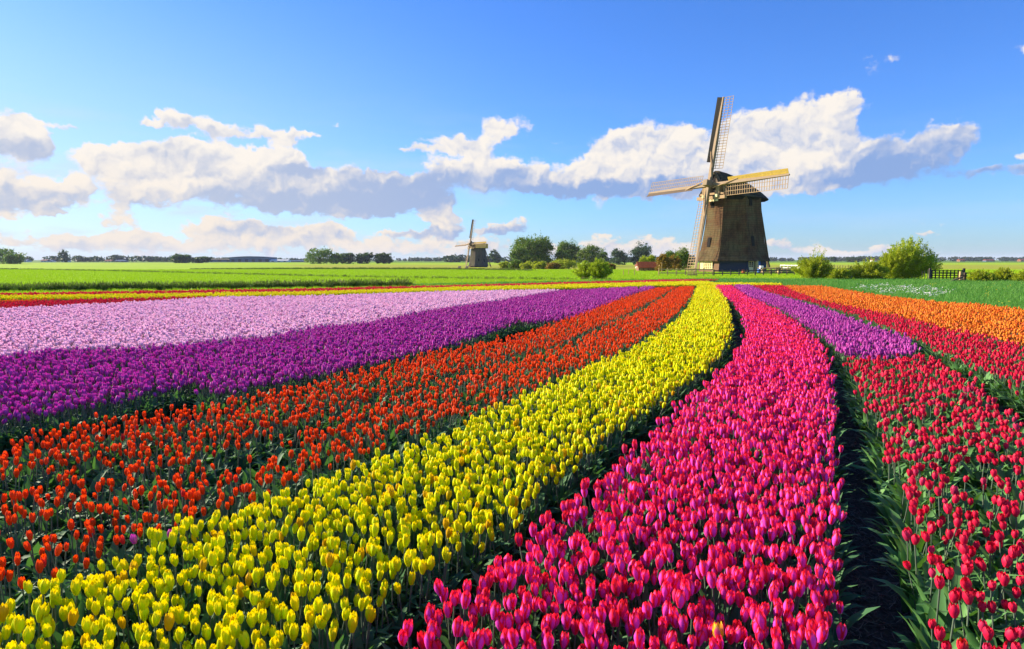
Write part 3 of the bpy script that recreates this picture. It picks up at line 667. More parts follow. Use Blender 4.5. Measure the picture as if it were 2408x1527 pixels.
C_yel=coll_of('yelfl',[dots(M_yfl,3,.33,.25,.018,70+i) for i in range(3)])
def wpoly(pts,h=0): return np.array([P(u,v,h) for u,v in pts])
def fill(pg,n):
    mn=pg.min(0);mx=pg.max(0); q=rng.uniform(mn,mx,(n*3,2)); q=q[inside(q,pg)][:n]; return q
def onfield(q):
    r=np.zeros(len(q),bool)
    for o_ in allpoly: r|=inside(q,o_)
    return r
def put(name,q,cl,lab,cat,lo=.8,hi=1.2,tilt=.1):
    q=q[~onfield(q)]; z=gz(q[:,0],q[:,1])+.002; rot,scl=rsc(len(q),lo,hi,tilt); scatter(name,np.concatenate([q,z[:,None]],1),cl,rot,scl,lab,cat)
wild=np.array([(12,38.5),(15.6,37.5),(15.6,33),(14,25),(14.1,18),(15.2,13),(30,13),(60,30),(60,47),(40,50),(14,52),(9.5,42)],float)
put('wild_grass',fill(wild,34000),C_wild,'rough blue green grass between the orange tulips and the willow bushes','grass')
um=wpoly([(1990,672),(2080,667),(2190,671),(2250,682),(2180,692),(2060,684)],.33); um[:,0]+=0
put('white_flowers',fill(um,150),C_umb,'white umbels flowering in the rough grass at right','flowers',.6,1.0)
put('yellow_flowers',fill(wild,420),C_yel,'small yellow flowers scattered in the rough grass at right','flowers',.7,1.1)
def strip(pts,width,n,h=0):
    p=np.array([P(u,v,h) for u,v in pts]); seg=np.hypot(*(p[1:]-p[:-1]).T); k=rng.choice(len(seg),n,p=seg/seg.sum()); tt=rng.random(n)[:,None]
    return p[k]+(p[k+1]-p[k])*tt+rng.normal(0,width/2,(n,2))
re=strip([(-200,691),(0,686.5),(300,683),(620,679.5),(800,676.5),(960,674.5)],.45,1500); put('reed_strip',re[~onfield(re)],C_reed,'dark reeds growing in the ditch behind the rose red tulip band','reeds',.3,.75)
re=strip([(960,674.5),(1200,669),(1650,660),(1860,664)],.8,1500); put('wild_grass_edge',re,C_wild,'low grass edge behind the far tulip bands','grass',.5,.8)
re=strip([(-200,630),(0,633.5),(300,640),(741,651.6),(1000,656),(1300,659),(1430,660)],.4,2200); put('ditch_grass',re,C_reed,'line of darker grass along the ditch across the meadow','grass',.2,.45)
re=strip([(450,629),(741,631.5),(1000,634),(1250,638)],1.0,2600); put('ditch_grass',re,C_reed,'far line of dry grass along the second ditch','grass',.3,.6)
tf=np.array([(-34,27),(-20,28.5),(-8,33),(3,39),(10,42),(12,48),(14,53),(40,51),(75,70),(75,110),(-110,110),(-60,55)],float)
put('meadow_turf',fill(tf,60000),C_turf,'short bright green turf of the meadow behind the field','grass',.6,1.1)
C_dry=coll_of('dry',[tuft(M_straw,26,.13,.20,.006,90+i) for i in range(3)])
for pg_,n_,lab in (([(1130,800),(1222,764),(1262,757),(1300,756),(1300,772),(1200,800)],420,'dry grey straw on bare ground in the gap beside the purple patch'),([(270,985),(380,962),(440,948),(470,948),(430,966),(300,1000)],120,'dry straw in the furrow between the purple and orange red beds'),([(2200,852),(2300,895),(2406,965),(2420,985),(2330,935),(2215,872)],300,'dry straw along the furrow between the crimson bed and the crimson strip')):
    q_=fill(wpoly(pg_,.03),n_); put('dry_straw',q_,C_dry,lab,'straw',.5,1.1)
# ------------------------------------------------------------------ trees and bushes
def crown(name,mat,lobes,n,leaf,seed,parent,flat=.0,up=.0):
    n=int(n*2.2); r=np.random.default_rng(seed); lobes=np.array(lobes,float); w=lobes[:,3]*lobes[:,4]; k=r.choice(len(lobes),n,p=w/w.sum())
    # sub-clumps on each lobe
    nc=max(8,n//38); ck=r.choice(len(lobes),nc,p=w/w.sum()); dv=r.normal(0,1,(nc,3)); dv/=np.linalg.norm(dv,axis=1)[:,None]; dv[:,2]=np.abs(dv[:,2])*np.where(r.random(nc)<.78,1,-1)
    rad=np.stack([lobes[ck,3],lobes[ck,3],lobes[ck,4]],1); cc=lobes[ck,:3]+dv*rad*r.uniform(.5,1.12,(nc,1))
    ci=r.integers(0,nc,n); sc=(rad[ci].mean(1)*.30)[:,None]
    sz_=r.uniform(.55,1.5,nc)[ci][:,None]; p=cc[ci]+r.normal(0,1,(n,3))*sc*.5*sz_*np.array([1,1,.8])
    p[:,2]=np.maximum(p[:,2],.05)
    a=r.normal(0,1,(n,3)); a[:,2]+=up; a/=np.linalg.norm(a,axis=1)[:,None]; b=np.cross(a,r.normal(0,1,(n,3))); b/=np.linalg.norm(b,axis=1)[:,None]
    L=leaf*.8*r.uniform(.6,1.3,(n,1)); W_=L*(.5 if up==0 else .22)
    V=np.stack([p-a*L*.5,p+b*W_,p+a*L*.5,p-b*W_],1).reshape(-1,3); F=np.arange(n*4).reshape(n,4)
    return obj(name,mesh(name,V,F,[mat],None,False,{'rnd':np.repeat(r.random(nc)[ci]*.6+r.random(n)*.3,4)}),parent)
def trunk(parent,h,r0,lobes,seed,stems=1):
    r=random.Random(seed); mb=MB()
    for s in range(stems):
        o=Vector((r.uniform(-.3,.3)*(stems>1)*h*.15,r.uniform(-.3,.3)*(stems>1)*h*.1,-.05)); top=Vector((o.x+r.uniform(-.06,.06)*h,o.y,h*.55)); m_=(o+top)/2+Vector((r.uniform(-.04,.04)*h,0,0))
        mb.tube(o,m_,r0,r0*.8); mb.tube(m_,top,r0*.8,r0*.55)
        for lb in lobes[:6]:
            e=Vector(lb[:3])+Vector((0,0,lb[4]*.2)); mb.tube(m_.lerp(top,r.uniform(.3,1)),e,r0*.4,r0*.08,5)
    return mb.build('trunk',M_bark,parent)
def tree(u,vt,vb,hw,Yd,mat,label,cat='tree',name='tree',n=4000,leaf=.5,seed=0,nl=7,group=None,z0=None,base=.12,trunk_on=True):
    """u centre, vt top, vb base on screen, hw half width px at depth Yd"""
    g0=float(gz(0,Yd)); pt=PY(u,vt,Yd); h=pt.z-g0; w=hw/FPX*Yd
    w*=1.12; x=pt.x; root=empty(name,(x,Yd,g0),0,label,cat,group); r=random.Random(seed); lobes=[]
    lobes.append((0,0,h*(.5+base*.4),w*.72,h*(.5-base*.5)))
    for k in range(nl):
        a=6.283*k/nl+r.uniform(-.3,.3); hz_=r.uniform(.34+base*.5,.72); d=w*r.uniform(.42,.6)*(1.15-hz_*.5); rr=w*r.uniform(.34,.5)
        lobes.append((d*math.cos(a),d*math.sin(a)*.8,h*hz_,rr,min(rr*1.1,h*min(hz_-base*.5,1-hz_)*.98)))
    for k in range(4):
        a=r.uniform(0,6.28); lobes.append((w*.5*math.cos(a),w*.35*math.sin(a),h*.2,w*.5,h*.2))
    if trunk_on: trunk(root,h,max(.12,h*.028),lobes,seed)
    crown('crown',mat,lobes,n,leaf,seed,root); return root
def willow(u,vt,hw,Yd,mat,label,n=9000,seed=0,leaf=.16,sprays=90,name='willow_bush',g0=0,yw=.8,spire=0):
    n=int(n*1.5); leaf*=1.1; pt=PY(u,vt,Yd); h=(pt.z-g0)*1.04; w=hw/FPX*Yd*1.12; root=empty(name,(pt.x,Yd,g0),0,label,'bush'); r=np.random.default_rng(seed); mb=MB()
    cps=[];drs=[]
    for k in range(sprays):
        a=r.uniform(0,6.283); rr=math.sqrt(r.uniform(0,1)); ex=w*rr*math.cos(a); ey=w*yw*rr*math.sin(a); ez=h*(1-.62*rr**2.2)*r.uniform(.62,1.0)
        p0=Vector((ex*.12,ey*.12,0)); p3=Vector((ex,ey,ez)); p1=Vector((ex*.35,ey*.35,ez*.55))
        if k<26: mb.tube(p0,p1,.035,.02,4); mb.tube(p1,p3,.02,.006,4)
        m_=int(n/sprays); tt=r.uniform(.18,1,m_)**.8
        c=np.outer((1-tt)**2,p0)+np.outer(2*tt*(1-tt),p1)+np.outer(tt**2,p3); dr=np.outer(2*(1-tt),np.array(p1)-np.array(p0))+np.outer(2*tt,np.array(p3)-np.array(p1)); dr/=np.linalg.norm(dr,axis=1)[:,None]+1e-6
        c+=r.normal(0,1,(m_,3))*(.05*w+.05)*(1-.6*tt)[:,None]; cps.append(c); drs.append(dr)
    for k in range(spire):
        ex=r.uniform(-.3,.45)*w; hh=h*r.uniform(1.0,1.32); m_=80; tt=r.uniform(.3,1,m_); c=np.outer(tt,[ex,0,hh])+r.normal(0,.07,(m_,3)); cps.append(c); drs.append(np.tile([0,0,1.],(m_,1)))
    p=np.concatenate(cps); dr=np.concatenate(drs); m_=len(p); a=dr+r.normal(0,.45,(m_,3)); a/=np.linalg.norm(a,axis=1)[:,None]; b=np.cross(a,r.normal(0,1,(m_,3))); b/=np.linalg.norm(b,axis=1)[:,None]; L=leaf*r.uniform(.6,1.3,(m_,1)); W_=L*.2
    p[:,2]=np.maximum(p[:,2],.04); V=np.stack([p-a*L*.5,p+b*W_,p+a*L*.5,p-b*W_],1).reshape(-1,3)
    mb.build('stems',M_bark,root); obj('foliage',mesh('foliage',V,np.arange(m_*4).reshape(m_,4),[mat],None,False,{'rnd':np.repeat(r.random(m_),4)}),root)
    return root
# behind the small mill and left of the great mill
tree(1252,557,628,50,300,M_tree,'largest broad dark tree, just right of the small windmill',n=9000,leaf=.62,seed=1,nl=10,base=.05)
tree(1222,580,628,26,285,M_tree2,'lighter tree on the left side of the largest dark tree',n=3500,leaf=.5,seed=2,base=.05)
tree(1337,566,628,31,330,M_tree2,'round topped olive green tree right of the largest dark tree',n=6000,leaf=.55,seed=3,base=.05)
tree(1322,588,628,20,300,M_tree,'small dark tree in front of the round topped olive tree',n=2500,leaf=.5,seed=4,base=.05)
tree(1385,577,626,26,320,M_tree,'dark crowned tree right of the round topped olive tree',n=4500,leaf=.5,seed=5,base=.05)
tree(1415,588,624,16,340,M_tree2,'small olive tree at the right end of the tree group',n=2200,leaf=.5,seed=6,base=.05)
tree(1456,586,620,22,420,M_tree3,'blue green tree standing alone, left one of the far pair',n=3200,leaf=.6,seed=7,base=.05)
tree(1509,574,620,26,420,M_tree3,'tall rounded blue green tree, right one of the far pair',n=4500,leaf=.6,seed=8,base=.03)
tree(1575,590,640,26,130,M_tree2,'dark olive tree left of the great windmill behind the red shed',n=4500,leaf=.22,seed=9,base=.03)
tree(1606,587,644,20,120,M_tree,'dark tree partly behind the lower sail of the great windmill',n=4500,leaf=.2,seed=10,base=.02)
tree(1563,599,642,20,93,M_autumn,'yellow brown bush beside the red shed',cat='bush',name='bush',n=3000,leaf=.2,seed=11,base=.02)
tree(1588,602,642,15,100,M_autumn,'russet bush right of the red shed near the fence',cat='bush',name='bush',n=2200,leaf=.2,seed=12,base=.02)
tree(1530,600,642,14,125,M_will2,'small green bush left behind the red shed',cat='bush',name='bush',n=2000,leaf=.2,seed=13,base=.02)
tree(1512,605,640,12,118,M_will2,'low olive bush at the left end of the red shed',cat='bush',name='bush',n=1500,leaf=.2,seed=14,base=.02)
for k,(u,vt,hw,Yd,mt,lab) in enumerate([(1188,622,11,190,M_will2,'low olive bush right beside the small windmill mound'),(1216,617,14,180,M_tree2,'clipped looking dark green bush right of the small windmill'),(1240,623,12,175,M_will2,'pale bush in front of the largest dark tree'),(1268,621,13,170,M_will2,'green bush below the right side of the largest dark tree'),(1325,617,24,175,M_will2,'broad olive bush below the round topped olive tree'),(1300,624,12,165,M_autumn,'small brownish bush between two olive bushes'),(1430,628,13,112,M_autumn,'brown weedy bush behind the front willow')]):
    tree(u,vt-5,640,hw*1.35,Yd,mt,lab,cat='bush',name='bush',n=2600,leaf=.3,seed=30+k,base=.01,trunk_on=False)
willow(1410,604,30,57,M_will,'bright green willow bush standing in the meadow left of the red shed',n=9000,seed=1,leaf=.11,sprays=110)
willow(1372,613,26,57.6,M_will,'lower left willow bush joined to the bright meadow willow',n=6000,seed=2,leaf=.11,sprays=80)
willow(1915,595,48,52,M_will2,'loose willow bush with tall thin shoots right of the great windmill',n=12000,seed=3,leaf=.11,sprays=120,spire=3)
willow(1975,626,26,50,M_will2,'low side bush at the right foot of the loose willow',n=5000,seed=4,leaf=.10,sprays=60)
willow(2042,607,46,51,M_will2,'middle willow bush between the loose one and the biggest one',n=10000,seed=5,leaf=.11,sprays=110,spire=1)
willow(2140,553,64,54,M_will,'biggest bright willow bush at right with feathery round top',n=22000,seed=6,leaf=.13,sprays=220)
willow(2105,580,42,53.5,M_will2,'left half bush leaning out of the biggest willow',n=8000,seed=8,leaf=.12,sprays=90)
for k,(u,vt,hw,Yd) in enumerate([(2310,633,32,46),(2360,630,30,47),(2420,632,34,45)]):
    willow(u,vt,hw,Yd,M_will2,['low hedge bush just right of the dark gate','middle hedge bush at the right edge of the photo','hedge bush cut by the right edge of the photo'][k],n=6000,seed=20+k,leaf=.10,sprays=90,name='hedge_bush')
# distant trees
FT=[(8,587,40,520,M_tree,'dark tree clump at the left edge of the photo'),(32,598,22,500,M_tree,'lower dark tree beside the clump at the left edge'),(151,590,14,800,M_tree3,'tall far tree standing above the left village'),(430,599,26,640,M_tree3,'dark far tree clump left of the blue warehouse'),(475,606,22,650,M_tree3,'low far tree clump touching the blue warehouse'),
(752,586,38,520,M_tree,'broad dark tree at the left end of the far row'),(790,598,18,530,M_tree,'low tree second in the far row'),(815,596,20,540,M_tree3,'rounded tree third in the far row'),(857,595,22,540,M_tree3,'rounded dark tree fourth in the far row'),(900,597,22,540,M_tree3,'last tree at the right end of the far row'),
(1163,590,13,640,M_tree3,'far tree rising just behind the small windmill'),(1961,604,7,900,M_tree3,'tiny round far tree right of the great windmill'),(2010,606,20,900,M_tree3,'low far tree behind the village at right')]
for k,(u,vt,hw,Yd,mt,lab) in enumerate(FT): tree(u,vt,620,hw,Yd,mt,lab,n=1800 if hw>16 else 900,leaf=1.1 if Yd<600 else 1.5,seed=60+k,base=.02,nl=6)
# far wood: one mass along the horizon, a few deep rows
def farwood(name,u0,u1,Yd,tops,lab,seed,dens=1.0,depth=60,leaf=2.4):
    r=np.random.default_rng(seed); xa=(u0-1204)/FPX*Yd; xb=(u1-1204)/FPX*Yd; g0=float(gz(0,Yd)); n=int((xb-xa)*dens*4)
    # tree blobs
    nb=int((xb-xa)/4.5)+2; bx=r.uniform(xa,xb,nb); by=Yd+r.uniform(0,depth,nb); uu=bx/Yd*FPX+1204
    tv=np.interp(uu,[a for a,_ in tops],[b for _,b in tops]); bh=((611-tv)/FPX*Yd+(H-g0))*r.uniform(.75,1.15,nb); bw=bh*r.uniform(.7,1.3,nb)
    m_=n*7; k=r.integers(0,nb,m_); dv=r.normal(0,1,(m_,3)); dv/=np.linalg.norm(dv,axis=1)[:,None]; q=r.uniform(.6,1,(m_,1))
    p=np.stack([bx[k],by[k],g0+bh[k]*.5],1)+dv*q*np.stack([bw[k],bw[k],bh[k]*.5],1)
    a=r.normal(0,1,(m_,3)); a/=np.linalg.norm(a,axis=1)[:,None]; b=np.cross(a,r.normal(0,1,(m_,3))); b/=np.linalg.norm(b,axis=1)[:,None]; L=leaf*r.uniform(.6,1.3,(m_,1))
    V=np.stack([p-a*L*.5,p+b*L*.4,p+a*L*.5,p-b*L*.4],1).reshape(-1,3)
    return tag(obj(name,mesh(name,V,np.arange(m_*4).reshape(m_,4),[M_far],None,False,{'rnd':np.repeat(r.random(nb)[k],4)})),lab,'woodland',kind='stuff')
farwood('far_wood',-150,480,950,[(0,604),(60,603),(110,600),(160,603),(250,600),(330,603),(400,606),(480,607)],'dark band of trees round the far village at left',1,.9)
farwood('far_wood',400,1130,1300,[(400,605),(600,606),(720,608),(900,607),(1040,606),(1130,604)],'thin dark wood on the horizon between warehouse and small windmill',2,.6,leaf=3)
farwood('far_wood',1040,1200,800,[(1040,603),(1070,599),(1110,601),(1160,601),(1200,602)],'dark wood on the horizon right behind the small windmill',3,1.3)
farwood('far_wood',1380,1660,750,[(1380,604),(1470,604),(1540,601),(1600,600),(1660,602)],'dark wood between the far pair of trees and the great windmill',4,1.0)
farwood('far_wood',1780,2560,1300,[(1790,605),(1850,606),(1950,605),(2100,603),(2200,606),(2300,604),(2408,605),(2560,605)],'long dark wood on the horizon at right',5,.8,leaf=3)
# ------------------------------------------------------------------ far buildings
def house(u,vb,wpx,hpx,Yd,label,wall=M_white,roof=M_tile,dep=9,name='house',cat='house',roofh=.5,win=2,rz=0):
    g0=float(gz(0,Yd)); x=(u-1204)/FPX*Yd; w=wpx/FPX*Yd; h=hpx/FPX*Yd; wh=h*(1-roofh)
    root=empty(name,(x,Yd,g0),rz,label,cat); m=MB(); m.box((0,0,wh/2),(w,dep,wh)); m.build('wall',wall,root)
    m=MB(); e=.4; V=[(-w/2-e,-dep/2-e,wh+.01),(w/2+e,-dep/2-e,wh+.01),(w/2+e,dep/2+e,wh+.01),(-w/2-e,dep/2+e,wh+.01),(-w/2-e*.5,0,h),(w/2+e*.5,0,h)]
    m.add(V,[(0,1,5,4),(2,3,4,5),(0,4,3),(1,2,5),(3,2,1,0)]); m.build('roof',roof,root)
    for k in range(win):
        m=MB(); m.box((-w/2+w*(k+.5)/win,-dep/2-.03,wh*.5),(w/win*.4,.1,wh*.45)); m.build('window',M_glass,root)
    return root
house(66,613,15,6,900,'small white far house at the left village',M_white,M_shedblue)
house(112,613,14,6,920,'pale far house left of the tall far tree',M_white,M_tile)
house(128,613,8,5,925,'tiny far cottage close by the tall far tree',M_white,M_shedblue)
house(160,613,14,5,930,'low blue roofed far house right of the tall far tree',M_white,M_shedblue)
house(262,613,16,5,930,'low far farmhouse with pale gable in the left village',M_cream,M_tile)
house(290,613,24,5,935,'long blue roofed far barn in the left village',M_shedblue,M_shedblue,name='barn',cat='barn')
house(2050,613,9,6,1150,'small red roofed far house left of the middle willow',M_white,M_tile)
house(2118,613,12,6,1150,'far red brick house seen past the middle willow',M_brick,M_tile)
house(2160,613,12,7,1150,'far house with blue roof behind the willows',M_shedblue,M_shedblue)
house(2398,614,14,6,1150,'far red roofed house at the right edge of the photo',M_brick,M_tile)
house(2255,614,12,6,1150,'far brick house right of the biggest willow',M_brick,M_tile)
house(2320,614,20,5,1160,'long low far farm roof between the far houses at right',M_shedblue,M_tile)
house(2005,613,9,7,1000,'far grey farm building left of the loose willow shoots',M_shedblue,M_tile)
# warehouse
g0=-1.5; Yd=900; x0=(545-1204)/FPX*Yd; x1=(640-1204)/FPX*Yd
root=empty('warehouse',((x0+x1)/2,Yd,g0),0,'long blue grey warehouse with low arched roof on the horizon at left','warehouse')
w=x1-x0; m=MB(); m.box((0,10,3),(w,26,6.2)); m.build('wall',M_shedblue,root)
m=MB(); n_=10; pr=[(-w/2-1+(w+2)*i/n_,6.2+1.4*math.sin(math.pi*i/n_)) for i in range(n_+1)]
V=[(a,-4,b) for a,b in pr]+[(a,24,b) for a,b in pr]; m.add(V,[(i,i+1,n_+2+i,n_+1+i) for i in range(n_)]+[tuple(range(n_,-1,-1)),tuple(range(n_+1,2*n_+2))]); m.build('roof',M_shedblue,root)
m=MB(); m.box((0,-3.2,4.9),(w*.98,.2,.5)); m.build('light_band',simple('pale_blue_trim',(.2,.3,.4),.5,.1,1),root)
for k in range(6):
    m=MB(); m.box((-w/2+w*(k+.5)/6,-3.15,1.9),(4,.2,3.6)); m.build('door',M_tarwall,root)
house(517,613,80,8,930,'long lower blue grey hall with brownish roof left of the warehouse',M_shedblue,M_thatch2,20,'hall','warehouse',.35,4)
house(662,613,42,6,900,'white far shed just right of the blue warehouse',M_white,M_white,14,'shed','shed',.4,3)
house(698,613,40,4,950,'low blue grey far shed right of the white one',M_shedblue,M_shedblue,14,'shed','shed',.4,2)
# wind turbine far left
g0=-1.5; Yd=1500; p=PY(31,588,Yd); root=empty('wind_turbine',(p.x,Yd,g0),0,'tiny white wind turbine on the horizon at the far left','wind turbine')
hh=p.z-g0; m=MB(); m.tube((0,0,0),(0,0,hh),1.0,.6,8); m.build('tower',M_white,root); m=MB(); m.box((0,.5,hh),(1.4,3,1.4)); m.build('nacelle',M_white,root)
for k in range(3):
    a=math.pi/2+k*2*math.pi/3+.25+math.pi/3*1; m=MB(); m.bar((0,-1.4,hh),(8.5*math.cos(a),-1.4,hh+8.5*math.sin(a)),1.0,.25,(0,1,0),w2=.3,h2=.1); m.build('blade',M_white,root)
for (u,vt) in((1218,604),(2076,592),(2130,597)):
    p=PY(u,vt,1000); g_=empty('mast',(p.x,1000,-1.5),0,{1218:'thin far mast seen beyond the trees right of the small windmill',2076:'thin far mast rising behind the middle willow, left one',2130:'thin far mast behind the biggest willow, right one'}[u],'mast'); m=MB(); m.tube((0,0,0),(0,0,p.z+1.5),.35,.2,5); m.build('pole',M_iron,g_); m=MB(); m.box((0,0,p.z+.6),(2.2,.2,.2)); m.build('cross_arm',M_iron,g_)
# ------------------------------------------------------------------ windmills
def shade_smooth_part(o): return o
def windmill(loc,rz,S,alpha,tau,roll,label,big=True,cap_boards=False):
    root=empty('windmill',loc,rz,label,'windmill'); root.scale=(S,S,S)
    # local frame: -Y faces the camera, X to the right
    n=Vector((-math.sin(alpha),-math.cos(alpha),0)); A=Vector((math.cos(alpha),-math.sin(alpha),0)); Zv=Vector((0,0,1))
    # tower: eight thatched flanks, each its own face strip
    prof=[(1.45,4.62),(1.62,4.58),(2.1,4.36),(3.0,4.05),(4.2,3.82),(5.6,3.62),(7.2,3.45),(8.8,3.33),(9.75,3.26)]
    k8=1/math.cos(math.pi/8)
    m=MB(); V=[];F=[]
    for z,a in prof:
        for i in range(8):
            th=math.pi/8+i*math.pi/4+.04; V.append((a*k8*math.cos(th),a*k8*math.sin(th),z))
    for j in range(len(prof)-1):
        for i in range(8): F.append((j*8+i,j*8+(i+1)%8,(j+1)*8+(i+1)%8,(j+1)*8+i))
    F.append(tuple(range(7,-1,-1)))
    m.add(V,F); tw=m.build('tower',M_thatch if big else M_thatch2,root)
    # tower windows
    def on_face(i,z,off=0.,push=.0):
        a=np.interp(z,[p[0] for p in prof],[p[1] for p in prof]); th=i*math.pi/4+.04; nx,ny=math.cos(th),math.sin(th)
        return Vector((nx*(a+push)-ny*off,ny*(a+push)+nx*off,z)),th
    wins=[(5,9.0,-.45),(5,3.9,-.35),(7,9.1,-.6),(7,4.0,-.6),(1,6,0),(3,6,0)] if big else [(6,4.2,.1),(7,3.9,-.3)]
    for i,z,off in wins:
        # face 6 looks at the camera, 5 left, 7 right
        p,th=on_face(i,z,off,.0); f=MB(); tl=.10 if z>7 else .24
        f.box((0,0,0),(.16,.50,1.25)); fr=f.build('window',M_black,tw); fr.location=p; fr.rotation_euler=(0,-tl*.6,th)
        g_=MB(); g_.box((.055,0,0),(.02,.36,1.05)); gg=g_.build('pane',M_black,fr)
    # base storey
    m=MB(); V=[];
    for z,a in((0,4.25),(1.5,4.12)):
        for i in range(8):
            th=math.pi/8+i*math.pi/4+.04; V.append((a*k8*math.cos(th),a*k8*math.sin(th),z))
    m.add(V,[(i,(i+1)%8,8+(i+1)%8,8+i) for i in range(8)],0); m.M=[0 if i in(4,3) else 1 for i in range(8)]
    bw=m.build('base_wall',[M_brick,M_tarwall],root)
    ba=4.2
    def base_pt(i,off,z,push): th=i*math.pi/4+.04; nx,ny=math.cos(th),math.sin(th); return (nx*(ba+push)-ny*off,ny*(ba+push)+nx*off,z),th
    if big:
        # left flank: cream shutter and cream framed many paned window
        p,th=base_pt(5,-1.15,.95,.06); f=MB(); f.box((0,0,0),(.08,.55,1.15)); o=f.build('shutter',M_cream,root); o.location=p; o.rotation_euler[2]=th
        p,th=base_pt(5,-.05,.95,.04); f=MB()
        for yy in(-.68,.68): f.box((0,yy,0),(.12,.14,1.15))
        for zz in(-.52,.52): f.box((0,0,zz),(.12,1.5,.12))
        for yy in(-.33,0,.33): f.box((0.02,yy,0),(.06,.06,1.0))
        for zz in(-.18,.17): f.box((0.02,0,zz),(.058,1.3,.05))
        o=f.build('window',M_cream,root); o.location=p; o.rotation_euler[2]=th
        g_=MB(); g_.box((-.02,0,0),(.03,1.3,1.0)); g_.build('pane',M_cream if 0 else simple('curtained_glass',(.55,.46,.24),.15,.1,3),o)
        # right flank: open double door, blue panel behind
        p,th=base_pt(7,-1.25,.78,.10); f=MB(); f.box((0,0,0),(.07,.62,1.45)); dr=f.build('door',M_cream,root); dr.location=p; dr.rotation_euler[2]=th-.5
        for a_ in(-.14,.14):
            for b_ in(.05,.30,.52):
                f=MB(); f.box((.045,a_,b_),(.03,.2,.2)); f.build('pane',M_glass,dr)
        p,th=base_pt(7,-.55,.78,.30); f=MB(); f.box((0,0,0),(.62,.07,1.45)); d2=f.build('door',M_cream,root); d2.location=p; d2.rotation_euler[2]=th
        p,th=base_pt(7,.15,.82,.01); f=MB(); f.box((0,0,0),(.06,.75,1.35)); o=f.build('doorway',M_blue,root); o.location=p; o.rotation_euler[2]=th
    else:
        for i,off in((5,0),(6,-.9),(6,.9),(7,-.4)):
            p,th=base_pt(i,off,.8,.03); f=MB(); f.box((0,0,0),(.1,.7,1.1)); o=f.build('window',M_glass,root); o.location=p; o.rotation_euler[2]=th
    # cap: loft along the shaft axis
    ax=-n; side=A
    if big: secs=[(-3.75,2.2,13.0,9.85),(-3.0,2.85,13.05,9.8),(-1.5,3.55,12.85,9.62),(0,3.8,12.5,9.55),(1.5,3.75,12.0,9.5),(2.8,3.3,11.5,9.45),(3.7,2.5,11.0,9.4),(4.3,1.5,10.4,9.3)]
    else: secs=[(-3.4,2.4,12.1,9.75),(-2,3.3,12.2,9.6),(0,3.6,12.0,9.55),(2,3.5,11.8,9.5),(3.4,2.8,11.4,9.45),(3.9,2.2,10.9,9.4)]
    V=[];F=[]; ns=13
    for (s,wd,top,bot) in secs:
        for j in range(ns):
            q=j/(ns-1)*2-1; sg=1 if q>=0 else -1; a_=abs(q)
            # straight flanks to a rounded gothic ridge, skirt at the bottom
            if big: x=wd*a_**.92; z=bot+(top-bot)*(1-a_**1.32)
            else:
                x=wd*min(1,a_*1.9)**.9; z=bot+(top-bot)*(1-.22*min(1,a_*1.9)**1.6) if a_<.55 else bot+(top-bot)*(.78-.78*(a_-.55)/.45)
            V.append(tuple(ax*s+side*(x*sg)+Zv*z))
    for k in range(len(secs)-1):
        for j in range(ns-1): q=k*ns+j; F.append((q,q+1,q+ns+1,q+ns))
    F.append(tuple(range(ns-1,-1,-1))); e=(len(secs)-1)*ns; F.append(tuple(range(e,e+ns)))
    # eave underside
    m=MB(); m.add(V,F); cap=m.build('cap',M_capth if not cap_boards else M_capth,root,smooth=False)
    for p_ in cap.data.polygons: p_.use_smooth=len(p_.vertices)==4
    m=MB(); m.tube((0,0,9.3),(0,0,9.9),3.45,3.6,24); m.build('curb_ring',M_black,cap)
    if cap_boards:   # pale boards on the side of the small mill's cap
        for r_ in range(4):
            m=MB()
            for k in range(len(secs)-1):
                s0,w0,_,_=secs[k]; s1,w1,_,_=secs[k+1]; z=9.75+.48*r_
                for sg in(1,):
                    m.bar(ax*s0+side*(w0+.07)*sg+Zv*z,ax*s1+side*(w1+.07)*sg+Zv*z,.08,.44,Zv)
            m.build('board',M_capyel,cap)
        for sg in(1,):
            m=MB(); m.bar(ax*-3.4+side*2.2+Zv*11.6,ax*3.6+side*2.2+Zv*11.4,.3,.25,Zv); m.build('board',M_capyel,cap)
    # breast of the cap: upright boards, beams, painted ends
    fs=-3.82
    for k in range(9):
        x=-1.9+k*.475; zt=9.9+(12.5-9.9)*(math.cos(min(1,abs(x)/2.15)*math.pi/2)**.95)*.96
        m=MB(); m.bar(ax*(fs+(.02 if k%2 else 0))+side*x+Zv*9.75,ax*(fs+(.02 if k%2 else 0))+side*x+Zv*max(10.2,zt),.44,.09,ax); m.build('breast_board',M_wood if abs(x)>.3 else M_black,cap)
    for sg in(-1,1):
        m=MB(); m.bar(ax*(fs-.12)+side*(2.3*sg)+Zv*9.85,ax*(fs-.12)+side*(.12*sg)+Zv*12.75,.34,.16,ax); m.build('barge_board',M_wood,cap)
        m=MB(); m.box((0,0,0),(.55,.6,1.25)); o=m.build('corner_beam',M_lath,cap); o.location=ax*(fs-.25)+side*(1.05*sg)+Zv*10.35; o.rotation_euler=(0,0,math.atan2(side.y,side.x))
        m=MB(); m.box((0,0,0),(.42,.8,.36)); o=m.build('beam_end',M_cream,cap); o.location=ax*(fs-.45)+side*(1.05*sg)+Zv*9.75; o.rotation_euler=(0,0,math.atan2(side.y,side.x))
    m=MB(); m.bar(ax*(fs-.45)+side*-2.3+Zv*9.55,ax*(fs-.45)+side*2.3+Zv*9.55,.42,.40,ax); m.build('storm_beam',M_lath,cap)
    m=MB(); m.bar(ax*(fs-.30)+side*-1.9+Zv*10.05,ax*(fs-.30)+side*1.9+Zv*10.05,.25,.28,ax); m.build('weather_beam',M_lath,cap)
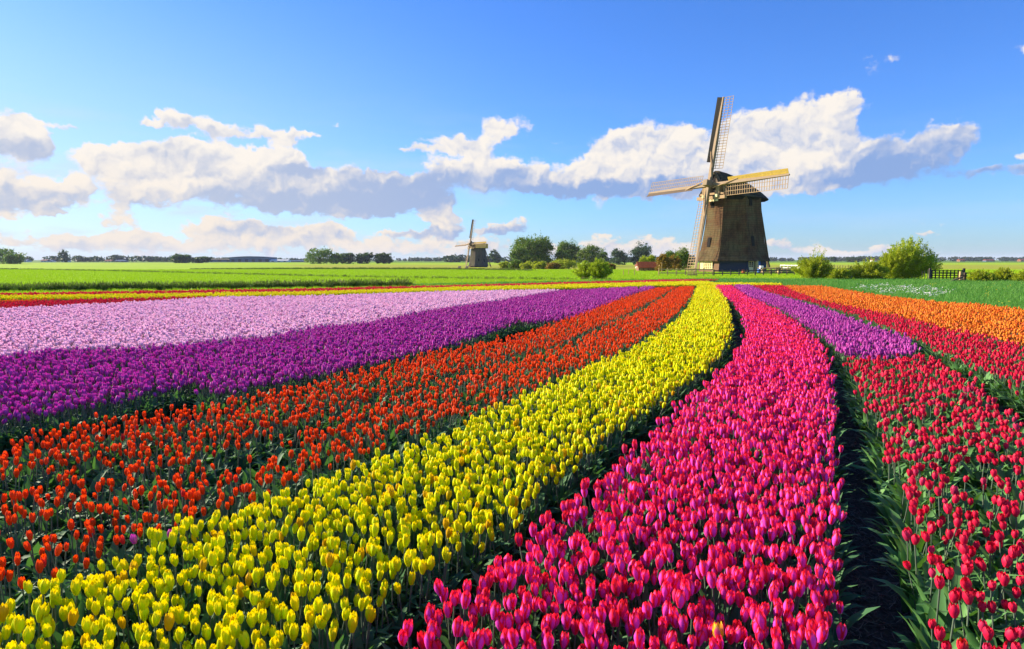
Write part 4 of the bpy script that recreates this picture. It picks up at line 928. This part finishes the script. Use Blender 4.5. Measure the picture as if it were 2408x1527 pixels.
    for k in range(5):
        m=MB(); m.box((0,0,0),(.34,.12,.30)); o=m.build('carved_block',M_cream,cap); o.location=ax*(fs-.55)+side*(-1.0+.5*k)+Zv*9.22; o.rotation_euler=(0,0,math.atan2(side.y,side.x))
    # hub and sails
    N=(n*math.cos(tau)+Zv*math.sin(tau)); B=(Zv*math.cos(tau)-n*math.sin(tau)); hub=n*4.75+Zv*11.27
    m=MB(); m.tube(hub-N*2.2,hub+N*.75,.34,.30,12); m.box(hub+N*.18,(.02,.02,.02)); m.build('windshaft',M_iron,root)
    m=MB(); m.bar(hub-N*.30,hub+N*.85,.72,.72,B); m.build('hub_block',M_stock,root)
    Ls=11.4
    for k in range(4):
        th=roll+k*math.pi/2; e=B*math.cos(th)+A*math.sin(th); c=-B*math.sin(th)+A*math.cos(th); off=.0 if k%2==0 else -.45; O=hub+N*off
        sr=empty('s',(0,0,0)); bpy.data.objects.remove(sr)
        m=MB(); m.bar(O,O+e*5.5,.38,.42,N); m.bar(O+e*5.5,O+e*Ls,.38,.42,N,w2=.17,h2=.18); sail=m.build('sail',M_stock,root)
        # windboards ahead of the stock, angled forward
        tw_=lambda r: math.radians(15-8*(r/Ls))
        def pt(r,wd): a_=tw_(r); return O+e*r+c*(wd*math.cos(a_))-N*(wd*math.sin(a_))
        r0,r1=(2.3,Ls-.05); nb=3
        mt=M_board if k in(1,) else M_wood  # right sail takes the board colour with sunlight painted in, others stay dark
        for b_ in range(2):
            m=MB(); w0=-.16-.33*b_; w1=w0-.31
            V=[]
            for r_ in np.linspace(r0+.5,r1,8):
                a_=tw_(r_)*.6+.6; 
                for wd in(w0,w1):
                    q=O+e*r_+c*(wd*math.cos(a_)*(1 if r_<9 else 1))+N*(-wd*math.sin(a_)*.8)
                    V.append(q+N*.02); V.append(q-N*.02)
            F=[]
            for i in range(7):
                b0=i*4; F+= [(b0,b0+2,b0+6,b0+4),(b0+1,b0+5,b0+7,b0+3),(b0,b0+4,b0+5,b0+1),(b0+2,b0+3,b0+7,b0+6)]
            F+=[(0,1,3,2),(28,30,31,29)]
            m.add(V,F); m.build('wind_board',mt,sail)
        # lattice
        wl=1.55; nbars=27; rb=2.0
        bl=None
        for j in range(nbars):
            r_=rb+(Ls-.12-rb)*j/(nbars-1); m=MB(); p0,p1=pt(r_,-.05),pt(r_,wl)
            if S==1 or j%3==0:
                m.bar(p0,p1,.056,.05,N); m.build('lattice_bar',M_lath,sail)
        for q_ in(1/3.,2/3.,1.0):
            m=MB(); rs=np.linspace(rb,Ls-.12,6)
            for i in range(5): m.bar(pt(rs[i],wl*q_)+N*.03,pt(rs[i+1],wl*q_)+N*.03,.05,.045,N)
            m.build('lattice_rail',M_lath,sail)
        # brace from stock to windboard, and sail rope
        m=MB(); m.bar(O+N*.45+c*.55+e*.7,O+e*4.2-c*.35+N*.25,.09,.09,N); m.build('brace',M_lath,sail)
    # tail: short rear braces are hidden behind the tower; build the tail pole and long braces all the same
    m=MB(); m.bar(ax*3.6+Zv*10.0,ax*7.6+Zv*.6,.30,.30,side); m.build('tail_pole',M_wood,root)
    for sg in(-1,1):
        m=MB(); m.bar(side*(3.3*sg)+Zv*10.2+ax*.6,ax*7.2+side*(.25*sg)+Zv*1.4,.18,.18,Zv); m.build('tail_brace',M_wood,root)
    return root
az_m=math.atan2(29.2,91)
windmill((29.2,91,0),-az_m,1.0,R_(40.1)-(math.atan2(29.2,91)-math.atan2(25.05,88.1))*-1*0,R_(12.0),R_(-.7),'great thatched windmill with four lattice sails on the right behind the field')
D2=228; x2=(1125-1204)/FPX*D2
windmill((x2,D2,-1.5),math.atan2(-x2,D2),.73,R_(52),R_(13),R_(-2),'small distant windmill with yellow boarded cap beyond the meadow',big=False,cap_boards=True)
# grassy mound and jetty of the small mill
def mound(name,cx,cy,rx,ry,h,lab):
    V=[];F=[];n=24
    for j,(s,z) in enumerate([(1,-.1),(.8,.35),(.55,.85),(.3,1)]):
        for i in range(n): a=2*math.pi*i/n; V.append((rx*s*math.cos(a),ry*s*math.sin(a),h*z))
    for j in range(3):
        for i in range(n): F.append((j*n+i,j*n+(i+1)%n,(j+1)*n+(i+1)%n,(j+1)*n+i))
    F.append(tuple(range(3*n,4*n))); o=obj(name,mesh(name,V,F,[M_ground],smooth=True),loc=(cx,cy,float(gz(0,cy)))); tag(o,lab,kind='structure')
mound('grass_mound',x2+1,D2-7,11,7,.7,'low grassy mound the small windmill stands behind')
for k in range(2):
    r0=empty('ramp',(x2-5.5+k*2.4,D2-14,-1.45),.5,['dark wooden ramp on the mound left of the small windmill','second dark wooden ramp on the mound, nearer the small windmill'][k],'ramp'); m=MB(); m.bar((0,0,0),(1.6,2.5,1.0),.9,.12); m.build('deck',M_wood,r0); m=MB(); m.bar((.8,1.2,0),(.8,1.2,.4),.12,.12); m.build('prop',M_wood,r0)
# ------------------------------------------------------------------ fences
def fence(name,p0,p1,n,hh,rails,mat,label,post=.09,rail=.10,sharp=False,zb=0.):
    p0=Vector(p0);p1=Vector(p1); root=empty(name,p0,0,label,'fence'); d=p1-p0
    pm=MB(); pm.box((0,0,hh/2),(post,post,hh)); me=mesh('post',pm.V,pm.F,[mat])
    for k in range(n+1): obj('post',me,root,d*(k/n))
    for z in rails:
        for k in range(n):
            m=MB(); a=d*(k/n)+Vector((0,-post*.5-.02,z)); b=d*((k+1)/n)+Vector((0,-post*.5-.02,z+random.uniform(-.02,.02))); m.bar(a,b,.035,rail); m.build('rail',mat,root)
    return root
def G(u,v): p=P(u,v,0); return (p[0],p[1],0)
a=G(1549,649); b=G(1676,650)
fence('post_fence',a,b,6,.82,(.30,.68),M_fence,'pale timber post and rail fence left of the mill door')
c=G(1679,650); d=G(1868,648)
fence('post_fence',c,d,10,.66,(.28,.55),M_dfence,'dark timber post and rail fence running in front of the great windmill')
fence('post_fence',G(1795,645),G(1866,643),5,.75,(.3,.62),M_fence,'sunlit timber fence right of the great windmill')
fence('post_fence',G(1835,636),G(1880,637),5,.9,(.4,.8),M_white,'pale far fence in the meadow right of the great windmill')
# garden gate of the fence
r0=empty('gate',G(1618,651),0,'pale slatted timber gate in the fence at the foot of the lowest sail','gate')
for k in range(6): m=MB(); m.box((k*.16,-.03,.42),(.07,.03,.8)); m.build('slat',M_fence,r0)
for z in(.2,.7): m=MB(); m.box((.4,0,z),(1.0,.03,.09)); m.build('rail',M_fence,r0)
# thin wire fence posts in the left meadow near the red shed
for k,(u,v,hp) in enumerate([(1466,649,.55),(1478,648,.6),(1492,648,.62),(1556,641,1.3)]):
    x,y,_=G(u,v); r0=empty('fence_post',(x,y,0),0,['leftmost thin pale post in the meadow beside the red shed','second thin pale post in the meadow beside the red shed','thin pale post touching the left end of the red shed','tall pale post standing between the red shed and the pale fence'][k],'post'); m=MB(); m.tube((0,0,0),(random.uniform(-.03,.03),0,hp),.04,.035,7); m.build('pole',M_fence,r0); m=MB(); m.tube((0,0,hp),(0,0,hp+.03),.045,.02,7); m.build('pole_top',M_fence,r0)
# paddock stakes and dark gate at right
r0=empty('stake_fence',G(2168,664),0,'row of thin dark stakes between the biggest willow and the dark gate','fence'); L_=Vector(G(2190,664))-Vector(G(2168,664))
for k in range(6): m=MB(); m.tube((L_.x*k/5*1.35,0,0),(L_.x*k/5*1.35+random.uniform(-.03,.03),0,.85+random.uniform(-.1,.1)),.025,.02,5); m.build('stake',M_dfence,r0)
gx0=G(2190,664); gw=(2256-2190)/FPX*gx0[1]
r0=empty('field_gate',gx0,-.12,'black lattice field gate right of the biggest willow','gate')
for k in range(9): m=MB(); m.box((gw*k/8,0,.50),(.07,.05,.80)); m.build('upright',M_black,r0)
for k in range(5): m=MB(); m.box((gw/2,-.045,.16+.17*k),(gw,.035,.06)); m.build('bar',M_black,r0)
for k in(0,1): m=MB(); m.box((-.12+(gw+.24)*k,0,.5),(.14,.14,1.05)); m.build('gate_post',M_dfence,r0)
r0=empty('timber_rail',G(2222,669),0,'slanting brown plank lying against the foot of the dark gate','plank'); m=MB(); m.bar((0,0,.05),(1.1,-.1,.50),.12,.10); m.build('plank',M_wood,r0); m=MB(); m.bar((.2,.1,0),(1.25,.05,.34),.1,.08); m.build('prop',M_wood,r0)
r0=empty('stump_fence',G(2258,668),0,'weathered pale gate stump between the dark gate and the hedge','post'); m=MB(); m.box((0,0,.42),(.16,.14,.84)); m.build('post',M_fence,r0); m=MB(); m.box((.3,0,.4),(.12,.12,.76)); m.build('post',M_wood,r0); m=MB(); m.box((.15,-.08,.55),(.5,.03,.1)); m.build('rail',M_wood,r0)
r0=empty('paddock_fence',G(1872,644),0,'brown paddock stakes seen between the loose and middle willows','fence')
for k in range(14): m=MB(); m.tube((4.2+k*.32,0,0),(4.2+k*.32,0,1.0+random.uniform(-.1,.1)),.03,.025,5); m.build('stake',M_wood,r0)
m=MB(); m.bar((4,0,.6),(8.6,0,.6),.04,.08); m.build('rail',M_wood,r0)
# triangular wooden ramps by the bushes
for k,(u,v,s) in enumerate([(2120-0,661,-1),(2125+130,663,1)]):
    u=[1985,2085][k]; x,y,_=G(u,664); r0=empty('ditch_ramp',(x,y,0),0,['dark sloping timber ramp between the loose and middle willows','dark sloping timber ramp left of the biggest willow'][k],'ramp'); m=MB(); sg=[1,-1][k]
    for q in range(4): m=MB(); m.bar((-.6*sg,.0+q*.16,.04),(.6*sg,.0+q*.16,.42),.14,.05); m.build('plank',M_wood,r0)
    m=MB(); m.box((.5*sg,.24,.18),(.08,.6,.36)); m.build('trestle',M_black,r0)
# red shed left of the mill
Yd=97; x=(1528-1204)/FPX*Yd; r0=empty('red_shed',(x,Yd,0),.05,'low rust red shed roof left of the great windmill behind the meadow willow','shed')
w=3.4; m=MB(); m.box((0,.6,.30),(w,1.6,.6)); m.build('wall',M_brick,r0)
nb=14
for k in range(nb): m=MB(); m.bar((-w/2-.1+(w+.2)*(k+.5)/nb,-.45,.5),(-w/2-.1+(w+.2)*(k+.5)/nb,.75,1.35),(w+.2)/nb*.94,.06); m.build('roof_board',M_red,r0)
for k in range(5): m=MB(); m.box((-w/2+w*(k+.5)/5,-.22,.30),(.5,.03,.22)); m.build('vent_board',M_lath,r0)
# far shed with white gable among trees
house(1501,617,9,12,250,'small far cottage with red roof peeping out left of the red shed bushes',M_white,M_tile,5,roofh=.6,win=1)
house(1204+2,632,6,12,215,'tiny red roofed hut among bushes right of the small windmill',M_brick,M_tile,3,roofh=.5,win=1,name='hut',cat='hut')
# barrels, benches by the mill
def barrel(u,v,h,r,mat,label,name='water_butt',cat='barrel'):
    x,y,_=G(u,v); r0=empty(name,(x,y,0),0,label,cat); m=MB()
    for a,b,z0,z1 in((.85,1,0,.35),(1,1,.35,.65),(1,.85,.65,1)): m.tube((0,0,z0*h),(0,0,z1*h),r*a,r*b,14)
    m.build('body',mat,r0); m=MB(); m.tube((0,0,h),(0,0,h+.04),r*.9,r*.9,14); m.build('lid',mat,r0); m=MB(); m.tube((0,0,.3*h),(0,0,.34*h),r*1.03,r*1.03,14); m.build('hoop',M_iron,r0)
barrel(1790,643.5,.9,.28,M_white,'pale water butt at the right corner of the great windmill'); barrel(1785,644.5,.55,.22,M_blue,'blue tub in front of the right corner of the great windmill','tub','tub'); barrel(1748,645,.45,.2,M_red,'small red tub by the dark base wall of the great windmill','tub','tub')
barrel(1832,646,.5,.22,M_fence,'sunlit wooden tub beside the fence right of the great windmill','tub','tub')
for k,(u,v,w_) in enumerate([(1810,645,2.6),(1848,642,2.2)]):
    x,y,_=G(u,v); r0=empty('picnic_table',(x,y,0),0,['sunlit timber picnic table right beside the great windmill','farther timber picnic table at the right end of the fence'][k],'table')
    for q in range(4): m=MB(); m.box((0,-.3+q*.2,.72),(w_,.17,.04)); m.build('board',M_fence,r0)
    for s in(-1,1):
        m=MB(); m.box((0,.75*s,.42),(w_,.25,.05)); m.build('bench',M_fence,r0)
        m=MB(); m.bar((w_*.35*s,-.7,0),(w_*.35*s,.3,.7),.08,.08); m.bar((w_*.35*s+.09,.7,0),(w_*.35*s+.09,-.3,.7),.08,.08); m.build('leg',M_fence,r0)
# ------------------------------------------------------------------ odd flowers that stand out
def stray(u,v,kind,label,name='tulip',h=.37,extra=None,sc=1.,parts_mat=None):
    p=P(u,v,h*sc); o=bpy.data.objects.new(name,None); COL.objects.link(o); o.location=(p[0],p[1],0); o.scale=(sc,)*3; o.rotation_euler=(0,0,random.uniform(0,6.28))
    tag(o,label,'tulip'); (Vb,Fb,E,G_),(Vs,Fs),lf=variant(kind,2,True)
    obj('flower',mesh('flower',Vb,Fb,[parts_mat or PM[kind]],None,True,{'edge':E,'rise':G_}),o); obj('stem',mesh('stem',Vs,Fs,[M_stem],None,True),o)
    for v_,f_ in lf: obj('leaf',mesh('leaf',v_,f_,[M_leafR],None,True,{'rnd':[.3]*len(v_)}),o)
    return o
PMt=petal('yellow_tipped_red_petal',(.80,.05,.30),(.90,.70,.0),(.95,.80,.0),.3,(.9,.4,0))
PMb=petal('red_petal_yellow_base',(.72,.02,.05),(.72,.02,.05),(.66,.01,.03),.26,(.8,.1,0))
stray(1702,1478,'pink','lone magenta tulip with bright yellow petal tips in the pink bed near the bottom',parts_mat=PMt,sc=1.1)
stray(2208,1352,'red','large crimson tulip standing alone at the furrow side of the right bed',sc=1.18)
stray(2265,1500,'red','crimson tulip with a hint of yellow at its base near the bottom right',parts_mat=PMb,sc=1.12)
stray(2245,1340,'red','second large crimson tulip just right of the lone large one',sc=1.12)
stray(2213,1472,'red','rounded crimson pink tulip at the left edge of the right bed near the bottom',sc=1.1)
stray(332,1262,'purple','lone purple tulip in front of the orange red bed beside the yellow ones',sc=1.0)
stray(392,1258,'purple','second lone purple tulip just right of the first one by the yellow bed',sc=.95)
stray(1963,932,'yellow','stray pale yellow tulip inside the pink bed, lower of two',sc=.98) if 0 else None
stray(2001,820,'yellow','pale yellow tulip standing alone in the upper part of the pink bed') if 0 else None
stray(1860,823,'yellow','single yellow tulip standing in the upper pink bed, farther one')
stray(1811,888,'yellow','single yellow tulip standing in the pink bed, nearer one of two')
stray(70,1062,'red','fallen crimson tulip in the dark furrow below the purple bed',h=.2,sc=.7)
# ------------------------------------------------------------------ air
if True:
    m,n=newmat('haze_air'); pvn=n.node('ShaderNodeVolumePrincipled'); pvn.inputs['Color'].default_value=(.75,.85,1,1); pvn.inputs['Density'].default_value=.00009
    n.l.new(pvn.outputs[0],n.node('ShaderNodeOutputMaterial').inputs['Volume'])
    mb=MB(); mb.box((0,5000,28),(17900,13800,64)); tag(mb.build('haze',m),kind='stuff',label='thin pale air haze over the polder')
